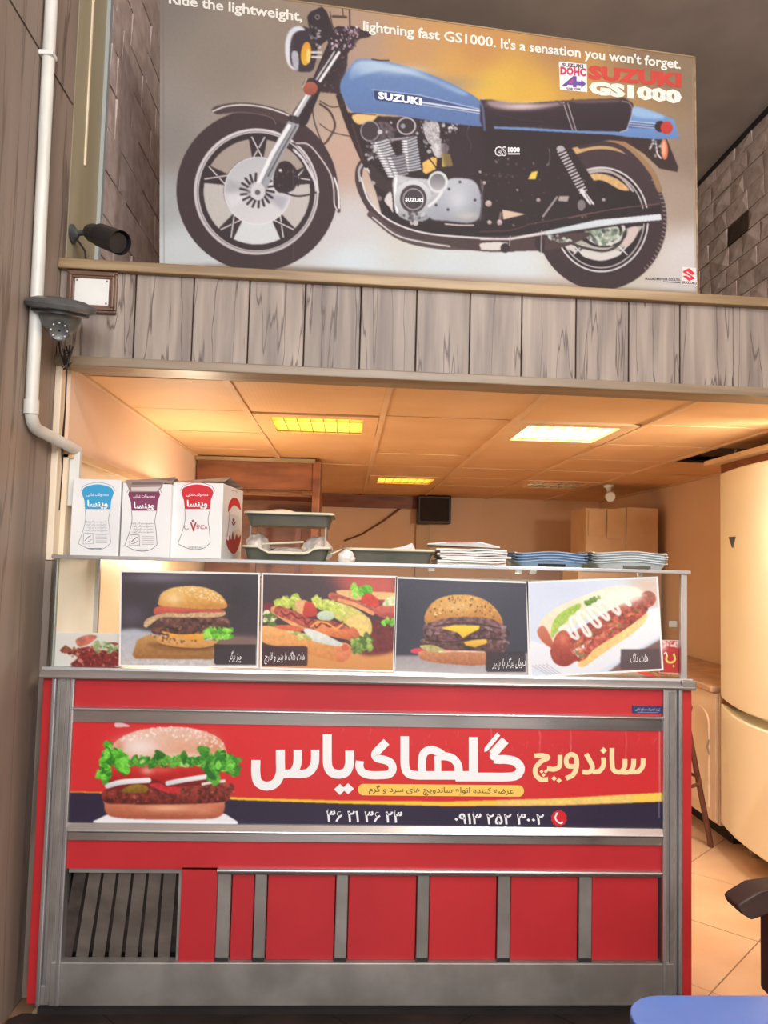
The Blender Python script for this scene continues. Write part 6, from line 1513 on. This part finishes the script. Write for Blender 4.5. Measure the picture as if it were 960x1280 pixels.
# ---- tank
A.fill(fc((100, 430), (125, 370), (165, 315), (200, 293), (300, 300), (390, 320), (500, 352), (620, 400), (720, 450), (790, 495), (808, 540), (828, 605), (815, 632), (640, 615), (500, 595), (400, 580), (270, 568), (165, 560), (120, 500)), (106, 140, 190), (84, 112, 168), sm=True, nz=.03)
A.fill(fc((160, 335), (205, 305), (300, 310), (400, 335), (520, 375), (640, 420), (740, 470), (700, 470), (560, 410), (420, 365), (300, 355), (200, 380), (150, 400)), (170, 196, 222), (140, 172, 210), soft=1.6)
A.blob(*fc((420, 352))[0], 30, 6, (186, 204, 226), .6); A.blob(*fc((170, 420))[0], 12, 20, (92, 124, 184), .7); A.blob(*fc((500, 420))[0], 60, 9, (96, 126, 182), .5)
A.fill(fc((262, 448), (500, 478), (808, 552), (812, 572), (560, 535), (500, 525), (280, 502), (262, 480)), (66, 84, 138), sm=False)
A.fill(fc((270, 452), (500, 482), (515, 530), (285, 500), (270, 480)), (50, 64, 116), sm=False)
A.line(fc((262, 448), (500, 476), (806, 548)), .9, (186, 204, 226), sm=False); A.line(fc((265, 447), (270, 500)), .8, (150, 176, 210), sm=False); A.line(fc((512, 512), (806, 556)), 2, (216, 226, 238), sm=False); A.line(fc((512, 524), (808, 568)), 1, (206, 218, 234), sm=False)
A.line(fc((260, 296), (300, 302), (345, 302)), 1.6, (60, 50, 60)); A.line(fc((165, 565), (280, 575)), 1.2, (80, 64, 70)); A.ell(*fc((815, 502))[0], 3, 2.6, (190, 190, 200))
# ---- seat and tail
A.fill(fe((0, 290), (50, 290), (110, 305), (200, 305), (330, 295), (430, 290), (560, 285), (620, 283), (655, 305), (662, 340), (625, 420), (600, 428), (400, 425), (200, 412), (50, 408), (20, 430), (0, 380)), (60, 44, 52), (44, 30, 38), sm=False, soft=.5)
A.fill(fe((30, 296), (90, 298), (160, 312), (260, 308), (350, 300), (350, 312), (220, 330), (120, 332), (50, 318)), (150, 130, 136), soft=1.5); A.blob(*fe((180, 318))[0], 26, 4.5, (206, 190, 192), .85); A.blob(*fe((80, 308))[0], 14, 3, (150, 132, 138), .7); A.fill(fe((400, 292), (560, 288), (610, 296), (560, 302), (420, 305)), (96, 78, 84), soft=1)
for a_, b_ in (((366, 330), (398, 424)), ((383, 328), (412, 422))): A.line(fe((a_[0]-8, 300), a_, b_), 1.2, (176, 166, 170)); 
A.line(fe((330, 296), (350, 310), (385, 300), (400, 285)), 1.6, (90, 74, 78)); A.line(fe((610, 296), (640, 305), (655, 330)), 2, (120, 104, 108)); A.blob(*fe((200, 412))[0], 30, 2.5, (96, 78, 86), .6); A.line(fe((60, 350), (200, 380), (270, 382)), .7, (84, 64, 70), .6)
A.fill(fe((662, 318), (700, 325), (790, 358), (832, 375), (855, 455), (760, 460), (640, 450), (560, 440), (400, 432), (60, 414), (60, 405), (200, 410), (400, 422), (600, 428), (630, 418)), (112, 152, 204), (92, 130, 190), sm=False)
A.fill(fe((660, 322), (720, 335), (790, 362), (760, 372), (660, 360)), (140, 178, 220), soft=1.2); A.fill(fe((636, 385), (770, 398), (770, 415), (630, 410)), (66, 82, 136), sm=False)
for dy in (0, 10, 20): A.line(fe((640, 382+dy), (768, 394+dy)), .9, (206, 220, 238), sm=False)
A.line(fe((600, 429), (630, 420), (662, 318)), .9, (206, 206, 214), .8, sm=False)
A.ell(*fe((773, 405))[0], 7, 7, (50, 36, 44)); A.ell(*fe((800, 410))[0], 7.6, 8, (206, 62, 52), c2=(190, 50, 44), nz=.08); A.specks(fe((690, 450), (790, 455), (780, 490), (720, 480)), 12, 1.2, [(190, 190, 200), (60, 46, 50)])
A.line(fe((0, 300), (12, 330), (20, 420)), 3, (90, 110, 160), .7)
A.line(fe((295, 500), (300, 540), (290, 570)), 1, (110, 96, 104)); A.specks(ff((20, 160), (160, 160), (160, 180), (20, 175)), 18, .9, [(90, 70, 74)])
# crease and edge lines
A.line([(365, -20), (366, 120), (367, 330)], .8, (170, 160, 152), .25); A.line([(204, 0), (205, 330)], 1.2, (110, 104, 98), .5); A.line([(866, 84), (870, 368)], 1.5, (160, 140, 110), .6)
lum_ = A.b.mean(2, keepdims=True); A.b = (A.b*.88+lum_*.12)*1.0-9  # haze over the poster painted in by greying its colours
A.grain(1.8)
qd = []
for p_ in (TL, TR, BRq, BLq): qd.append(px_of(*p_))
PP2 = PP
A.sheet('picture', PP2, qd, 1.0, M['poster_ink'], pt, off=.001)
pr = Print(PP2, .0022)
WH = (224, 222, 214)
pr.text('Ride the lightweight,', (211, 4), (378, 26.5), 12.6, WH, .022, sp=.98)
pr.text('lightning fast GS1000.', (454, 38), (620, 59), 12.4, WH, .022, sp=.98); pr.text("It's a sensation you won't forget.", (626, 60), (851, 86), 12.0, WH, .022, sp=.98)
pr.text('SUZUKI', (735, 97.5), (852, 108), 15.5, (192, 62, 52), .065, sp=1.05); pr.text('GS1000', (736, 116), (852, 128.5), 14.5, (226, 224, 214), .07, sp=.98)
e = fe
pr.poly(e((338, 126), (457, 138), (460, 258), (343, 247)), (222, 222, 224))
pr.text('SUZUKI', *e((352, 147), (442, 154)), 4.2, (50, 40, 50), .05, sp=1.05); pr.text('DOHC', *e((344, 180), (454, 188)), 9.0, (196, 44, 84), .06, sp=1.05)
pr.poly(e((348, 232), (400, 188), (414, 190), (414, 238), (398, 236), (398, 228), (376, 226), (370, 234)), (96, 70, 150)); pr.poly(e((414, 210), (434, 212), (434, 204), (455, 222), (434, 240), (434, 230), (414, 228)), (96, 70, 150)); pr.poly(e((380, 218), (398, 203), (398, 219)), (206, 50, 84))
pr.text('FOUR FOUR', *e((368, 246), (432, 250)), 2.4, (60, 40, 70), .05)
pr.text('SUZUKI', *fc((290, 492), (508, 524)), 8.3, (232, 236, 242), .06, sp=1.08)
pr.text('SUZUKI', *fd((426, 446), (516, 450)), 4.4, (226, 228, 232), .05, sp=1.05)
pr.text('GS', *fe((63, 530), (114, 530)), 11.5, (206, 204, 210), .03); pr.text('GS', *fe((67, 528), (111, 528)), 10.0, (50, 34, 42), -.012)
pr.text('1000', *fe((120, 514), (171, 514)), 5.8, (226, 224, 226), .05); pr.ribbon(fe((120, 522), (171, 522)), 2.0, (190, 184, 190), sm=False)
pr.text('SUZUKI MOTOR CO.,LTD.', *ff((708, 615), (860, 621)), 2.6, (60, 56, 66), .03); pr.ribbon(ff((785, 624), (858, 629)), 1.0, (100, 96, 106), sm=False)
pr.poly(ff((868, 560), (926, 566), (932, 640), (862, 636)), (214, 212, 212))
pr.poly(ff((896, 566), (922, 590), (908, 596), (888, 580), (880, 588), (868, 580)), (206, 40, 52)); pr.poly(ff((868, 584), (882, 582), (924, 610), (896, 622), (868, 600), (884, 598), (900, 608), (904, 604)), (206, 40, 52))
pr.text('SUZUKI', *ff((866, 632), (928, 636)), 3.0, (96, 60, 70), .05)
pr.build('lettering', M['ink'], pt)
m = MB()
for a_, b_ in ((TL, TR), (TR, BRq)):
    n_ = Vector((pd.y, -pd.x, 0))*.003; d_ = (b_-a_).normalized(); u_ = d_.cross(Vector((pd.y, -pd.x, 0))).normalized()*.006
    m.prism([tuple(a_-u_*0+n_*0), tuple(b_), tuple(b_+u_), tuple(a_+u_)], tuple(n_))
m.build('edge_strip', M['trimwood'], pt)
